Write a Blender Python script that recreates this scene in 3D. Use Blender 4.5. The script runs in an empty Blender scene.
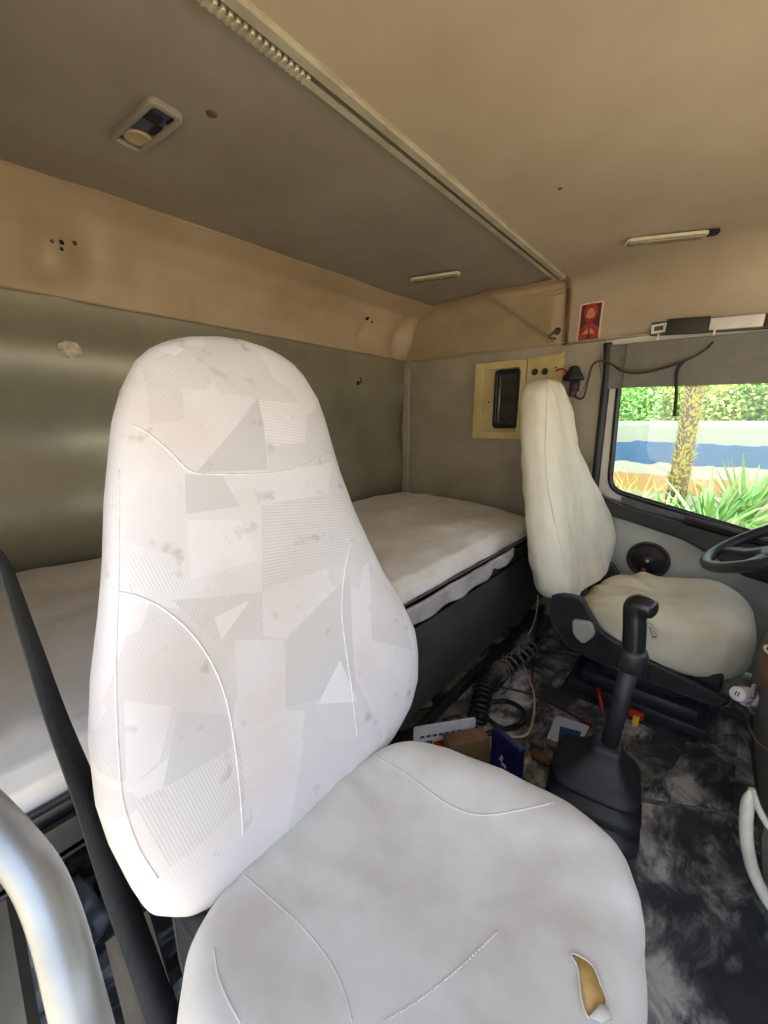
import bpy, bmesh, math, random
import numpy as np
from mathutils import Vector, Matrix, noise
from mathutils.bvhtree import BVHTree
random.seed(7)
PI = math.pi
scene = bpy.context.scene
COL = scene.collection

# ------------------------------------------------------------------ camera model (metres; floor z=0, x = front of cab, y = across cab)
F, HC = 400.0, 1.10
_Y = Vector((733 - 384, 512 - 421, F)).normalized()
_p = math.atan2(512 - 421, F)
_Z = Vector((0, math.cos(_p), -math.sin(_p)))
_X = _Z.cross(_Y)
CAM = Vector((0, 0, HC))
def ray(px, py):
    d = Vector((px - 384, 512 - py, F))
    return Vector((_X.dot(d), _Y.dot(d), _Z.dot(d)))
def U(px, py, ax, v):
    d = ray(px, py); i = 'XYZ'.index(ax)
    return CAM + d * ((v - CAM[i]) / d[i])

cam = bpy.data.objects.new('camera', bpy.data.cameras.new('camera'))
COL.objects.link(cam)
right = Vector((_X.x, _Y.x, _Z.x)); up = Vector((_X.y, _Y.y, _Z.y)); fwd = Vector((_X.z, _Y.z, _Z.z))
cam.matrix_world = Matrix(((right.x, up.x, -fwd.x, 0), (right.y, up.y, -fwd.y, 0), (right.z, up.z, -fwd.z, HC), (0, 0, 0, 1)))
cam.data.sensor_fit = 'VERTICAL'; cam.data.sensor_height = 36.0; cam.data.sensor_width = 27.0
cam.data.lens = F / 1024 * 36.0
cam.data.clip_start = 0.01
scene.camera = cam

# ------------------------------------------------------------------ materials
def S(r, g, b):
    f = lambda c: c / 12.92 if c <= .04045 else ((c + .055) / 1.055) ** 2.4
    return (f(r / 255), f(g / 255), f(b / 255), 1)
def new_mat(name):
    m = bpy.data.materials.new(name); m.use_nodes = True
    nt = m.node_tree; nt.nodes.clear()
    o = nt.nodes.new('ShaderNodeOutputMaterial'); b = nt.nodes.new('ShaderNodeBsdfPrincipled')
    nt.links.new(b.outputs[0], o.inputs[0])
    return m, nt, b
def mat(name, c1, c2=None, scale=6, rough=.6, metal=0, bump=0, bscale=60, lo=.35, hi=.65, spec=.5, detail=4, sheen=0, rough2=None, stretch=None):
    m, nt, b = new_mat(name); N = nt.nodes; L = nt.links
    b.inputs['Roughness'].default_value = rough; b.inputs['Metallic'].default_value = metal
    b.inputs['Specular IOR Level'].default_value = spec
    if sheen: b.inputs['Sheen Weight'].default_value = sheen
    tc = N.new('ShaderNodeTexCoord'); vec = tc.outputs['Object']
    if stretch:
        mp = N.new('ShaderNodeMapping'); mp.inputs['Scale'].default_value = stretch
        L.new(vec, mp.inputs[0]); vec = mp.outputs[0]
    if c2 is None:
        c2 = tuple(x * .82 for x in c1[:3]) + (1,)
    n = N.new('ShaderNodeTexNoise'); n.inputs['Scale'].default_value = scale; n.inputs['Detail'].default_value = detail
    n.inputs['Roughness'].default_value = .6
    L.new(vec, n.inputs['Vector'])
    r = N.new('ShaderNodeValToRGB'); r.color_ramp.elements[0].position = lo; r.color_ramp.elements[1].position = hi
    r.color_ramp.elements[0].color = c1; r.color_ramp.elements[1].color = c2
    L.new(n.outputs['Fac'], r.inputs[0]); L.new(r.outputs[0], b.inputs['Base Color'])
    if rough2 is not None:
        mr = N.new('ShaderNodeMapRange'); mr.inputs['From Min'].default_value = lo; mr.inputs['From Max'].default_value = hi
        mr.inputs['To Min'].default_value = rough; mr.inputs['To Max'].default_value = rough2
        L.new(n.outputs['Fac'], mr.inputs[0]); L.new(mr.outputs[0], b.inputs['Roughness'])
    if bump:
        n2 = N.new('ShaderNodeTexNoise'); n2.inputs['Scale'].default_value = bscale; n2.inputs['Detail'].default_value = 5
        L.new(vec, n2.inputs['Vector'])
        bp = N.new('ShaderNodeBump'); bp.inputs['Strength'].default_value = bump; bp.inputs['Distance'].default_value = .01
        L.new(n2.outputs['Fac'], bp.inputs['Height']); L.new(bp.outputs[0], b.inputs['Normal'])
    return m

M = {}
M['vinyl_front'] = mat('vinyl_front', S(190, 174, 151), S(174, 157, 134), 2.2, .55, bump=.05, bscale=9)
M['vinyl_rear'] = mat('vinyl_rear', S(160, 151, 139), S(146, 136, 124), 2.5, .5, bump=.05, bscale=9)
M['vinyl_cove'] = mat('vinyl_cove', S(196, 174, 143), S(178, 156, 126), 3, .5, bump=.06, bscale=8)
M['steel_paint'] = mat('steel_paint', S(172, 168, 146), S(154, 150, 128), 2.5, .33, .45, bump=.03, bscale=4, spec=.5, rough2=.4)
M['side_panel'] = mat('side_panel', S(180, 170, 150), S(160, 150, 130), 3, .42, bump=.03, bscale=6)
M['side_upper'] = mat('side_upper', S(180, 160, 130), S(164, 144, 114), 3, .5, bump=.04, bscale=8)
M['strip_metal'] = mat('strip_metal', S(214, 207, 186), S(192, 183, 160), 8, .35, .35)
M['strip_dark'] = mat('strip_dark', S(110, 100, 82), None, 20, .5)
M['black'] = mat('black', (.018, .019, .021, 1), (.03, .031, .034, 1), 10, .45, bump=.03, bscale=120)
M['black_gloss'] = mat('black_gloss', (.012, .013, .015, 1), (.02, .021, .024, 1), 10, .28)
M['black_matte'] = mat('black_matte', (.012, .012, .013, 1), (.028, .028, .028, 1), 8, .75, bump=.08, bscale=40)
M['rubber_blue'] = mat('rubber_blue', (.018, .02, .025, 1), (.03, .033, .039, 1), 7, .5, bump=.04, bscale=60)
M['dark_panel'] = mat('dark_panel', S(70, 67, 62), S(56, 53, 50), 5, .6, bump=.05, bscale=25)
M['dark_trim'] = mat('dark_trim', S(52, 50, 46), S(40, 38, 36), 12, .55, bump=.04, bscale=80)
M['blind'] = mat('blind', S(126, 122, 114), S(116, 112, 104), 14, .65, bump=.03, bscale=120)
M['sheet'] = mat('sheet', S(244, 240, 233), S(226, 220, 212), 5, .72, bump=.28, bscale=9, sheen=.15)
M['sheet_grey'] = mat('sheet_grey', S(190, 184, 184), S(160, 154, 154), 8, .8, bump=.1, bscale=16)
M['cream'] = mat('cream', S(240, 235, 216), S(216, 207, 182), 5, .7, bump=.25, bscale=9, lo=.4, hi=.75)
M['cream_thread'] = mat('cream_thread', S(240, 232, 214), None, 60, .7)
M['white_thread'] = mat('white_thread', S(240, 238, 238), None, 60, .7)
M['foam'] = mat('foam', S(206, 170, 106), S(176, 136, 78), 24, .85, bump=.3, bscale=90)
M['steel'] = mat('steel', S(178, 180, 180), S(154, 155, 154), 6, .36, .7, rough2=.48)
M['pale_tube'] = mat('pale_tube', S(214, 214, 204), S(182, 182, 170), 9, .45)
M['door_panel'] = mat('door_panel', S(190, 191, 184), S(174, 175, 168), 6, .55, bump=.03, bscale=90)
M['door_strip'] = mat('door_strip', S(240, 236, 224), S(222, 216, 202), 6, .45)
M['yellowed'] = mat('yellowed', S(222, 204, 150), S(200, 180, 124), 6, .5)
M['opening_dark'] = mat('opening_dark', (.02, .018, .015, 1), (.06, .05, .04, 1), 22, .5)
M['lamp_lens'] = mat('lamp_lens', S(140, 136, 108), S(122, 118, 92), 40, .25)
M['lamp_frame'] = mat('lamp_frame', S(226, 216, 190), S(204, 192, 164), 10, .4)
M['label_white'] = mat('label_white', S(240, 234, 228), S(222, 214, 208), 12, .5)
M['maroon'] = mat('maroon', S(96, 34, 42), None, 12, .5)
M['red'] = mat('red', S(190, 38, 36), S(160, 28, 28), 12, .45)
M['yellow'] = mat('yellow', S(240, 200, 40), None, 12, .45)
M['orange_wire'] = mat('orange_wire', S(140, 74, 56), None, 20, .5)
M['cream_wire'] = mat('cream_wire', S(214, 200, 168), None, 20, .5)
M['paper'] = mat('paper', S(224, 224, 228), S(198, 198, 204), 12, .6)
M['paper_blue'] = mat('paper_blue', S(206, 216, 236), S(190, 200, 224), 9, .5)
M['ink_blue'] = mat('ink_blue', S(34, 92, 150), S(20, 66, 116), 10, .5)
M['ink_grey'] = mat('ink_grey', S(70, 76, 100), None, 14, .5)
M['navy'] = mat('navy', S(24, 24, 84), S(16, 16, 60), 8, .3)
M['cardboard'] = mat('cardboard', S(130, 98, 66), S(104, 76, 50), 10, .8)
M['plastic_white'] = mat('plastic_white', S(244, 238, 240), None, 10, .3)
M['plastic_pink'] = mat('plastic_pink', S(232, 200, 214), None, 10, .3)
M['plastic_grey'] = mat('plastic_grey', S(196, 194, 184), S(170, 168, 158), 10, .45)
M['pipe_grey'] = mat('pipe_grey', S(120, 114, 104), S(92, 86, 78), 9, .6)
M['wood'] = mat('wood', S(120, 108, 92), S(92, 82, 68), 5, .7, stretch=(1, 8, 1), bump=.1)
M['belt'] = mat('belt', S(46, 50, 54), S(36, 38, 42), 60, .6, bump=.1, bscale=300)
M['poly_bag'] = mat('poly_bag', S(120, 128, 140), S(160, 168, 178), 12, .25)
M['speaker_cone'] = mat('speaker_cone', (.02, .02, .02, 1), (.03, .03, .03, 1), 12, .5)
M['console'] = mat('console', S(92, 90, 84), S(78, 76, 70), 8, .55, bump=.05, bscale=90)
M['brown_rust'] = mat('brown_rust', S(120, 82, 50), S(90, 60, 38), 40, .8)
M['dark_hole'] = mat('dark_hole', (.015, .013, .012, 1), None, 10, .9)
# the outside
M['grass'] = mat('ground_soil', S(204, 188, 158), S(184, 168, 136), 1.2, .9)
M['leaf_light'] = mat('leaf_light', S(206, 222, 120), S(160, 190, 86), 3, .5)
M['leaf_mid'] = mat('leaf_mid', S(130, 180, 92), S(98, 150, 70), 3, .5)
M['leaf_blade'] = mat('leaf_blade', S(140, 182, 104), S(98, 148, 76), 2, .45)
M['leaf_dry'] = mat('leaf_dry', S(214, 198, 110), S(160, 160, 76), 9, .7)
M['bark'] = mat('bark', S(110, 92, 66), S(84, 70, 50), 8, .85)

def floor_material():
    m, nt, b = new_mat('floor_rubber'); N = nt.nodes; L = nt.links
    tc = N.new('ShaderNodeTexCoord')
    def nz(sc, det, lo, hi, w=(1, 1, 1)):
        mp = N.new('ShaderNodeMapping'); mp.inputs['Scale'].default_value = w; mp.inputs['Rotation'].default_value = (0, 0, .6)
        L.new(tc.outputs['Object'], mp.inputs[0])
        n = N.new('ShaderNodeTexNoise'); n.inputs['Scale'].default_value = sc; n.inputs['Detail'].default_value = det; n.inputs['Roughness'].default_value = .68
        n.inputs['Distortion'].default_value = .6
        L.new(mp.outputs[0], n.inputs['Vector'])
        mr = N.new('ShaderNodeMapRange'); mr.inputs['From Min'].default_value = lo; mr.inputs['From Max'].default_value = hi
        L.new(n.outputs['Fac'], mr.inputs[0]); return mr.outputs[0]
    big = nz(3.4, 5, .43, .58); fine = nz(13, 8, .42, .62, (1, .5, 1))
    mul = N.new('ShaderNodeMath'); mul.operation = 'MULTIPLY'; L.new(big, mul.inputs[0]); L.new(fine, mul.inputs[1])
    base = nz(5, 4, .3, .7)
    m1 = N.new('ShaderNodeMix'); m1.data_type = 'RGBA'; m1.inputs[6].default_value = (.02, .026, .036, 1); m1.inputs[7].default_value = (.075, .088, .105, 1)
    L.new(base, m1.inputs[0])
    m2 = N.new('ShaderNodeMix'); m2.data_type = 'RGBA'; m2.inputs[7].default_value = S(206, 205, 204)
    boost = N.new('ShaderNodeMath'); boost.operation = 'MULTIPLY'; boost.use_clamp = True; boost.inputs[1].default_value = 1.25; L.new(mul.outputs[0], boost.inputs[0]); L.new(boost.outputs[0], m2.inputs[0]); L.new(m1.outputs[2], m2.inputs[6]); L.new(m2.outputs[2], b.inputs['Base Color'])
    b.inputs['Roughness'].default_value = .6
    bp = N.new('ShaderNodeBump'); bp.inputs['Strength'].default_value = .35; bp.inputs['Distance'].default_value = .006
    L.new(fine, bp.inputs['Height']); L.new(bp.outputs[0], b.inputs['Normal'])
    return m
M['floor'] = floor_material()

def glass_material():
    m = bpy.data.materials.new('window_glass'); m.use_nodes = True
    nt = m.node_tree; nt.nodes.clear(); N = nt.nodes; L = nt.links
    o = N.new('ShaderNodeOutputMaterial'); mx = N.new('ShaderNodeMixShader')
    t = N.new('ShaderNodeBsdfTransparent'); t.inputs[0].default_value = (.93, .97, .94, 1)
    g = N.new('ShaderNodeBsdfGlossy'); g.inputs['Roughness'].default_value = .02
    fr = N.new('ShaderNodeFresnel'); fr.inputs[0].default_value = 1.5
    L.new(fr.outputs[0], mx.inputs[0]); L.new(t.outputs[0], mx.inputs[1]); L.new(g.outputs[0], mx.inputs[2]); L.new(mx.outputs[0], o.inputs[0])
    return m
M['glass'] = glass_material()

def banded_wall_material():
    """painted masonry: whitish top, blue band, white, orange band, white foot (z in world metres)"""
    m, nt, b = new_mat('banded_paint'); N = nt.nodes; L = nt.links
    tc = N.new('ShaderNodeTexCoord'); sp = N.new('ShaderNodeSeparateXYZ'); L.new(tc.outputs['Object'], sp.inputs[0])
    n = N.new('ShaderNodeTexNoise'); n.inputs['Scale'].default_value = 3; n.inputs['Detail'].default_value = 5; L.new(tc.outputs['Object'], n.inputs['Vector'])
    ma = N.new('ShaderNodeMath'); ma.operation = 'MULTIPLY_ADD'; ma.inputs[1].default_value = .22; L.new(n.outputs['Fac'], ma.inputs[0]); L.new(sp.outputs['Z'], ma.inputs[2])
    mr = N.new('ShaderNodeMapRange'); mr.inputs['From Min'].default_value = -.0; mr.inputs['From Max'].default_value = 3.2; L.new(ma.outputs[0], mr.inputs[0])
    r = N.new('ShaderNodeValToRGB'); r.color_ramp.interpolation = 'CONSTANT'; L.new(mr.outputs[0], r.inputs[0])
    e = r.color_ramp.elements
    z = lambda v: (v + .08) / 3.2
    e[0].position = 0; e[0].color = S(176, 174, 160)
    e[1].position = z(.66); e[1].color = S(184, 146, 100)
    for v, c in ((1.06, S(178, 180, 168)), (1.34, S(62, 102, 142)), (1.83, S(150, 158, 146)), (2.2, S(164, 170, 158))):
        k = e.new(z(v)); k.color = c
    n2 = N.new('ShaderNodeTexNoise'); n2.inputs['Scale'].default_value = 1.3; n2.inputs['Detail'].default_value = 6; L.new(tc.outputs['Object'], n2.inputs['Vector'])
    mx = N.new('ShaderNodeMix'); mx.data_type = 'RGBA'; mx.blend_type = 'MULTIPLY'; mx.inputs[0].default_value = .35
    L.new(r.outputs[0], mx.inputs[6]); L.new(n2.outputs['Color'], mx.inputs[7]); 
    hs = N.new('ShaderNodeHueSaturation'); hs.inputs['Saturation'].default_value = .0; L.new(n2.outputs['Color'], hs.inputs['Color']); L.new(hs.outputs[0], mx.inputs[7])
    L.new(mx.outputs[2], b.inputs['Base Color']); b.inputs['Roughness'].default_value = .9
    return m
M['banded'] = banded_wall_material()

# ------------------------------------------------------------------ objects
def tag(o, label=None, cat=None, group=None, kind=None):
    if label: o['label'] = label
    if cat: o['category'] = cat
    if group: o['group'] = group
    if kind: o['kind'] = kind
    return o
def thing(name, loc, label, cat, group=None):
    o = bpy.data.objects.new(name, None); COL.objects.link(o); o.location = loc; o.empty_display_size = .05
    return tag(o, label, cat, group)
def origin_of(p):
    v = Vector((0, 0, 0))
    while p is not None:
        v += p.location; p = p.parent
    return v
def build(name, verts, faces, m, parent=None, smooth=True, loc=None):
    """verts in world metres; a part's mesh is stored about its parent's origin, a lone thing about its own foot"""
    verts = [Vector(v) for v in verts]
    if parent is not None: base = origin_of(parent)
    elif loc is not None: base = Vector(loc)
    else:
        lo = [min(v[i] for v in verts) for i in range(3)]; hi = [max(v[i] for v in verts) for i in range(3)]
        base = Vector(((lo[0] + hi[0]) / 2, (lo[1] + hi[1]) / 2, lo[2]))
    me = bpy.data.meshes.new(name); me.from_pydata([v - base for v in verts], [], faces); me.validate(); me.update()
    bm = bmesh.new(); bm.from_mesh(me); bmesh.ops.recalc_face_normals(bm, faces=bm.faces); bm.to_mesh(me); bm.free()
    if smooth: me.polygons.foreach_set('use_smooth', [True] * len(me.polygons))
    if smooth == 'auto':
        try: me.set_sharp_from_angle(angle=math.radians(40))
        except Exception: pass
    mm = M[m] if isinstance(m, str) else m
    me.materials.append(mm)
    o = bpy.data.objects.new(name, me); COL.objects.link(o)
    if parent is not None: o.parent = parent
    else: o.location = base
    return o
def struct(name, vf, m, parent=None, smooth='auto'):
    o = build(name, vf[0], vf[1], m, parent, smooth)
    if parent is None: o['kind'] = 'structure'
    return o
def merge(*vfs):
    V, Fc = [], []
    for v, f in vfs:
        b = len(V); V += [Vector(q) for q in v]; Fc += [tuple(b + i for i in t) for t in f]
    return V, Fc
def xf(vf, mtx):
    return [mtx @ Vector(v) for v in vf[0]], vf[1]
def bm_out(bm):
    bm.verts.index_update()
    r = [v.co.copy() for v in bm.verts], [tuple(v.index for v in f.verts) for f in bm.faces]
    bm.free(); return r
def box(lo, hi, bev=0, seg=2):
    bm = bmesh.new(); bmesh.ops.create_cube(bm, size=1)
    lo, hi = Vector(lo), Vector(hi)
    for v in bm.verts: v.co = Vector([(lo[i] + hi[i]) / 2 + v.co[i] * (hi[i] - lo[i]) for i in range(3)])
    if bev: bmesh.ops.bevel(bm, geom=list(bm.edges), offset=bev, segments=seg, profile=.5, affect='EDGES')
    return bm_out(bm)
def crumple_(c, r, seed):
    bm = bmesh.new(); bmesh.ops.create_icosphere(bm, subdivisions=3, radius=1)
    for v in bm.verts:
        k = 1 + .4 * noise.noise(v.co * 1.8 + Vector((seed, 0, 0))) + .25 * abs(noise.noise(v.co * 4.5 + Vector((0, seed, 0))))
        v.co = Vector((v.co.x * 1.5 * r * k, v.co.y * r * k, v.co.z * .6 * r * k))
    lo = min(v.co.z for v in bm.verts)
    for v in bm.verts: v.co += Vector(c) - Vector((0, 0, lo))
    return bm_out(bm)
def spline(pts, n=8, closed=False):
    P = [Vector(p) for p in pts]; out = []
    m = len(P); segs = m if closed else m - 1
    for i in range(segs):
        if closed: a, b, c, d = P[(i - 1) % m], P[i], P[(i + 1) % m], P[(i + 2) % m]
        else: a, b, c, d = P[max(i - 1, 0)], P[i], P[i + 1], P[min(i + 2, m - 1)]
        for k in range(n):
            t = k / n
            out.append(.5 * ((2 * b) + (c - a) * t + (2 * a - 5 * b + 4 * c - d) * t * t + (3 * b - a - 3 * c + d) * t ** 3))
    if not closed: out.append(P[-1].copy())
    return out
def tube(path, r, seg=10, closed=False, flat=None):
    """path: list of points; r: radius or list of radii; flat=(w,h,normal) makes a ribbon section"""
    P = [Vector(p) for p in path]; n = len(P); V, Fc = [], []
    T = []
    for i in range(n):
        a = P[(i - 1) % n] if (closed or i) else P[0]; b = P[(i + 1) % n] if (closed or i < n - 1) else P[-1]
        d = (b - a); T.append(d.normalized() if d.length > 1e-9 else Vector((0, 0, 1)))
    u = T[0].orthogonal().normalized()
    for i in range(n):
        u = (u - T[i] * u.dot(T[i])).normalized(); w = T[i].cross(u)
        rr = r[i] if isinstance(r, (list, tuple)) else r
        for k in range(seg):
            a = 2 * PI * k / seg
            V.append(P[i] + (u * math.cos(a) + w * math.sin(a)) * rr)
    for i in range(n if closed else n - 1):
        j = (i + 1) % n
        off = 0
        for k in range(seg):
            k2 = (k + 1) % seg
            Fc.append((i * seg + k, i * seg + k2, j * seg + k2, j * seg + k))
    if not closed:
        Fc.append(tuple(range(seg))[::-1]); Fc.append(tuple((n - 1) * seg + k for k in range(seg)))
    return V, Fc
def ribbon(path, width_dir, w, th):
    """flat strap: path points, unit width direction (or list), width w, thickness th"""
    P = [Vector(p) for p in path]; n = len(P); V, Fc = [], []
    for i in range(n):
        t = (P[min(i + 1, n - 1)] - P[max(i - 1, 0)]).normalized()
        wd = Vector(width_dir[i] if isinstance(width_dir, list) else width_dir); wd = (wd - t * wd.dot(t)).normalized()
        nn = t.cross(wd)
        for a, b in ((-1, -1), (1, -1), (1, 1), (-1, 1)): V.append(P[i] + wd * (a * w / 2) + nn * (b * th / 2))
    for i in range(n - 1):
        for k in range(4):
            k2 = (k + 1) % 4; Fc.append((i * 4 + k, i * 4 + k2, i * 4 + 4 + k2, i * 4 + 4 + k))
    Fc.append((0, 1, 2, 3)); Fc.append(tuple((n - 1) * 4 + k for k in (3, 2, 1, 0)))
    return V, Fc
def loft(rings, cap=True):
    n = len(rings[0]); V = [Vector(p) for r in rings for p in r]; Fc = []
    for i in range(len(rings) - 1):
        for k in range(n):
            k2 = (k + 1) % n; Fc.append((i * n + k, i * n + k2, (i + 1) * n + k2, (i + 1) * n + k))
    if cap:
        for base in (0, (len(rings) - 1) * n):
            c = sum((V[base + k] for k in range(n)), Vector()) / n
            V.append(c); ci = len(V) - 1
            for k in range(n): Fc.append((base + k, base + (k + 1) % n, ci))
    return V, Fc
def lathe(prof, seg=24, axis=(0, 0, 1), at=(0, 0, 0)):
    ax = Vector(axis).normalized(); u = ax.orthogonal().normalized(); w = ax.cross(u); at = Vector(at)
    rings = [[at + ax * h + (u * math.cos(2 * PI * k / seg) + w * math.sin(2 * PI * k / seg)) * max(r, 1e-5) for k in range(seg)] for r, h in prof]
    return loft(rings)
def rrect(x0, z0, x1, z1, r, n=6):
    pts = []
    for cx, cz, a0 in ((x1 - r, z1 - r, 0), (x0 + r, z1 - r, 90), (x0 + r, z0 + r, 180), (x1 - r, z0 + r, 270)):
        for k in range(n + 1):
            a = math.radians(a0 + 90 * k / n); pts.append((cx + r * math.cos(a), cz + r * math.sin(a)))
    return pts
def round_poly(pts, r, n=5):
    """round the corners of a polygon"""
    out = []; m = len(pts)
    for i in range(m):
        a, b, c = Vector(pts[i - 1]), Vector(pts[i]), Vector(pts[(i + 1) % m])
        rr = r[i] if isinstance(r, (list, tuple)) else r
        d1 = (a - b); d2 = (c - b); k = min(rr, d1.length * .45, d2.length * .45)
        p, q = b + d1.normalized() * k, b + d2.normalized() * k
        for j in range(n + 1):
            t = j / n; out.append(tuple((1 - t) ** 2 * p + 2 * t * (1 - t) * b + t * t * q))
    return out
def plate(outer, holes, th, to3, bevel=0):
    """flat plate with holes from 2-d loops; to3(u, v, w) -> world, w in 0..th"""
    cu = bpy.data.curves.new('tmp', 'CURVE'); cu.dimensions = '2D'; cu.fill_mode = 'BOTH'; cu.extrude = th / 2 - bevel; cu.bevel_depth = bevel; cu.bevel_resolution = 1
    cu.offset = -bevel if bevel else 0
    for lp in [outer] + holes:
        s = cu.splines.new('POLY'); s.points.add(len(lp) - 1); s.use_cyclic_u = True
        for p, q in zip(s.points, lp): p.co = (q[0], q[1], 0, 1)
    o = bpy.data.objects.new('tmp', cu)
    me = o.to_mesh()
    V = [to3(v.co.x, v.co.y, v.co.z + th / 2) for v in me.vertices]; Fc = [tuple(p.vertices) for p in me.polygons]
    o.to_mesh_clear(); bpy.data.objects.remove(o); bpy.data.curves.remove(cu)
    return V, Fc
onY = lambda y0: (lambda u, v, w: Vector((u, y0 - w, v)))      # plates on the far wall, growing towards the camera
onX = lambda x0: (lambda u, v, w: Vector((x0 + w, u, v)))      # plates on the rear wall, growing to the front
onZ = lambda z0: (lambda u, v, w: Vector((u, v, z0 + w)))      # plates lying on a level surface
underZ = lambda z0: (lambda u, v, w: Vector((u, v, z0 - w)))   # plates under the ceiling
def frame3(c, ux, uz):
    """plate in a tilted plane: centre c, unit u, unit v; w along u x v"""
    c, ux, uz = Vector(c), Vector(ux).normalized(), Vector(uz); uz = (uz - ux * uz.dot(ux)).normalized(); n = ux.cross(uz)
    return lambda u, v, w: c + ux * u + uz * v + n * w
def grid(nu, nv, fn):
    V = [fn(i / nu, j / nv) for i in range(nu + 1) for j in range(nv + 1)]
    Fc = [(i * (nv + 1) + j, i * (nv + 1) + j + 1, (i + 1) * (nv + 1) + j + 1, (i + 1) * (nv + 1) + j) for i in range(nu) for j in range(nv)]
    return V, Fc
def thick(vf, n, th):
    """give a sheet thickness along direction n"""
    V, Fc = vf; k = len(V); n = Vector(n)
    cnt = {}
    for f in Fc:
        for a, b in zip(f, f[1:] + f[:1]): cnt[(a, b)] = 1
    V2 = list(V) + [Vector(v) + n * th for v in V]; F2 = list(Fc) + [tuple(k + i for i in f[::-1]) for f in Fc]
    for (a, b) in cnt:
        if (b, a) not in cnt: F2.append((b, a, k + a, k + b))
    return V2, F2
def bvh_of(o):
    me = o.data; off = o.location if o.parent is None else origin_of(o.parent)
    return BVHTree.FromPolygons([v.co + off for v in me.vertices], [tuple(p.vertices) for p in me.polygons])
def hit(bvh, px, py, lift=0):
    d = ray(px, py).normalized(); h = bvh.ray_cast(CAM, d)
    if h[0] is None:
        h = min((bvh.find_nearest(CAM + d * k * .05) for k in range(6, 50)), key=lambda q: q[3])
    return h[0] + h[1] * (lift if h[1].dot(d) < 0 else -lift)
def draw_on(bvh, pix, r, n=6, lift=None):
    pts = [hit(bvh, q.x, q.y, r * .3 if lift is None else lift) for q in spline([(p[0], p[1], 0) for p in pix], n)]
    return tube([p for p in pts if p is not None], r, 6)
def nz(p, s, seed=0): return noise.noise(Vector(p) * s + Vector((seed * 7.3, seed * 3.1, seed)))

# ------------------------------------------------------------------ the cab shell
XR, YF, ZS, ZC = -1.73, 2.25, 1.50, 1.764      # rear wall, far wall, seam, ceiling
XF, YN = 1.05, -.22
struct('floor', box((-1.78, YN - .1, -.04), (XF, YF + .05, 0)), 'floor')
# rear wall: one pressed sheet with shallow swages
def rear(u, v):
    y = YN - .1 + u * (YF + .1 - YN); z = v * (ZS + .02)
    x = XR + .024 * math.cos((z - .2) * 2 * PI / .56) * min(1, (ZS - z) * 6 if z < ZS else 0) - .004 + .003 * nz((y, z, 0), 1.6)
    return Vector((x, y, z))
struct('wall_rear', thick(grid(50, 60, rear), (-1, 0, 0), .03), 'steel_paint')
# the rear cove between wall and ceiling, with pressed dimples
def cove(u, v):
    y = YN - .1 + u * (YF - YN + .09)
    xe = -1.535 + (y - .414) * (.059 / 1.33)
    prof = [(XR + .002, ZS - .012), (XR + .016, ZS - .008), (XR + .02, ZS + .01), (XR + .026, ZS + .07), (XR + .06, ZS + .155), (XR + .12, ZS + .222), (xe - .02, ZC - .006), (xe, ZC + .002)]
    t = v * (len(prof) - 1); i = min(int(t), len(prof) - 2); f = t - i
    x = prof[i][0] * (1 - f) + prof[i + 1][0] * f; z = prof[i][1] * (1 - f) + prof[i + 1][1] * f
    for (yc, zc, sy, sz, a) in ((.40, 1.60, .06, .085, -.07), (.52, 1.62, .08, .1, .035), (1.80, 1.59, .035, .06, -.03), (1.98, 1.62, .09, .09, .03), (2.10, 1.60, .025, .07, -.045), (2.2, 1.6, .04, .09, .06)):
        g = math.exp(-((y - yc) / sy) ** 2 - ((z - zc) / sz) ** 2); x += a * g * .9; z -= a * g * .3
    x += .003 * nz((y, z, 1), 3)
    return Vector((x, y, z))
struct('trim_1', thick(grid(110, 40, cove), (-.6, 0, .6), .02), 'vinyl_cove', smooth=True)
cove_bvh = bvh_of(bpy.data.objects['trim_1'])
# ceiling: rear sheet and front sheet, both rounding down onto the far side panel
XS = -.72
def roof_y(s, x):
    """s 0..1 across the cab -> (y, z): flat, then a curve down to the far side panel"""
    r = .045 + .15 * max(0, min(1, (x + .72) / .45)) + .05 * max(0, min(1, (-.75 - x) / .4)); L1 = YF - .004 - r - (YN - .1); L2 = PI / 2 * r; L3 = ZC - r - 1.475; Lt = L1 + L2 + L3
    d = s * Lt
    if d < L1: return YN - .1 + d, ZC
    if d < L1 + L2:
        a = (d - L1) / r; return YF - .004 - r + r * math.sin(a), ZC - r + r * math.cos(a)
    return YF - .004, ZC - r - (d - L1 - L2)
def roof_front(u, v):
    x = XS + u * (XF + .05 - XS); y, z = roof_y(v, x)
    z += .006 * nz((x, y, 3), 2) - .03 * max(0, (x - .35)) ** 2
    return Vector((x, y, z))
TRI = [Vector((p.x, p.z)) for p in (U(486, 296, 'Y', YF), U(556, 344, 'Y', YF), U(566, 292, 'Y', YF))]
if (TRI[1] - TRI[0]).cross(TRI[2] - TRI[0]) < 0: TRI.reverse()
def roof_rear(u, v):
    x = -1.56 + u * (XS + 1.56); y, z = roof_y(v, x)
    x -= (1 - u) * .155 * max(0, min(1, (y - 2.05) / .15))
    q = math.exp(-(((x + 1.1) / .3) ** 2 + ((y - 1.0) / .9) ** 2)); z += .006 * nz((x, y, 4), 2) + .012 * q
    if y > 2.0:       # the triangular pressing beside the strip
        sd_ = min((b_.x - a_.x) * (z - a_.y) - (b_.y - a_.y) * (x - a_.x) for a_, b_ in ((TRI[0], TRI[1]), (TRI[1], TRI[2]), (TRI[2], TRI[0])))
        y -= .022 * max(0, min(1, sd_ / .012 + .3))
    return Vector((x, y, z))
struct('ceiling', thick(grid(50, 70, roof_front), (0, .3, 1), .02), 'vinyl_front', smooth=True)
SPL = .872
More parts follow.
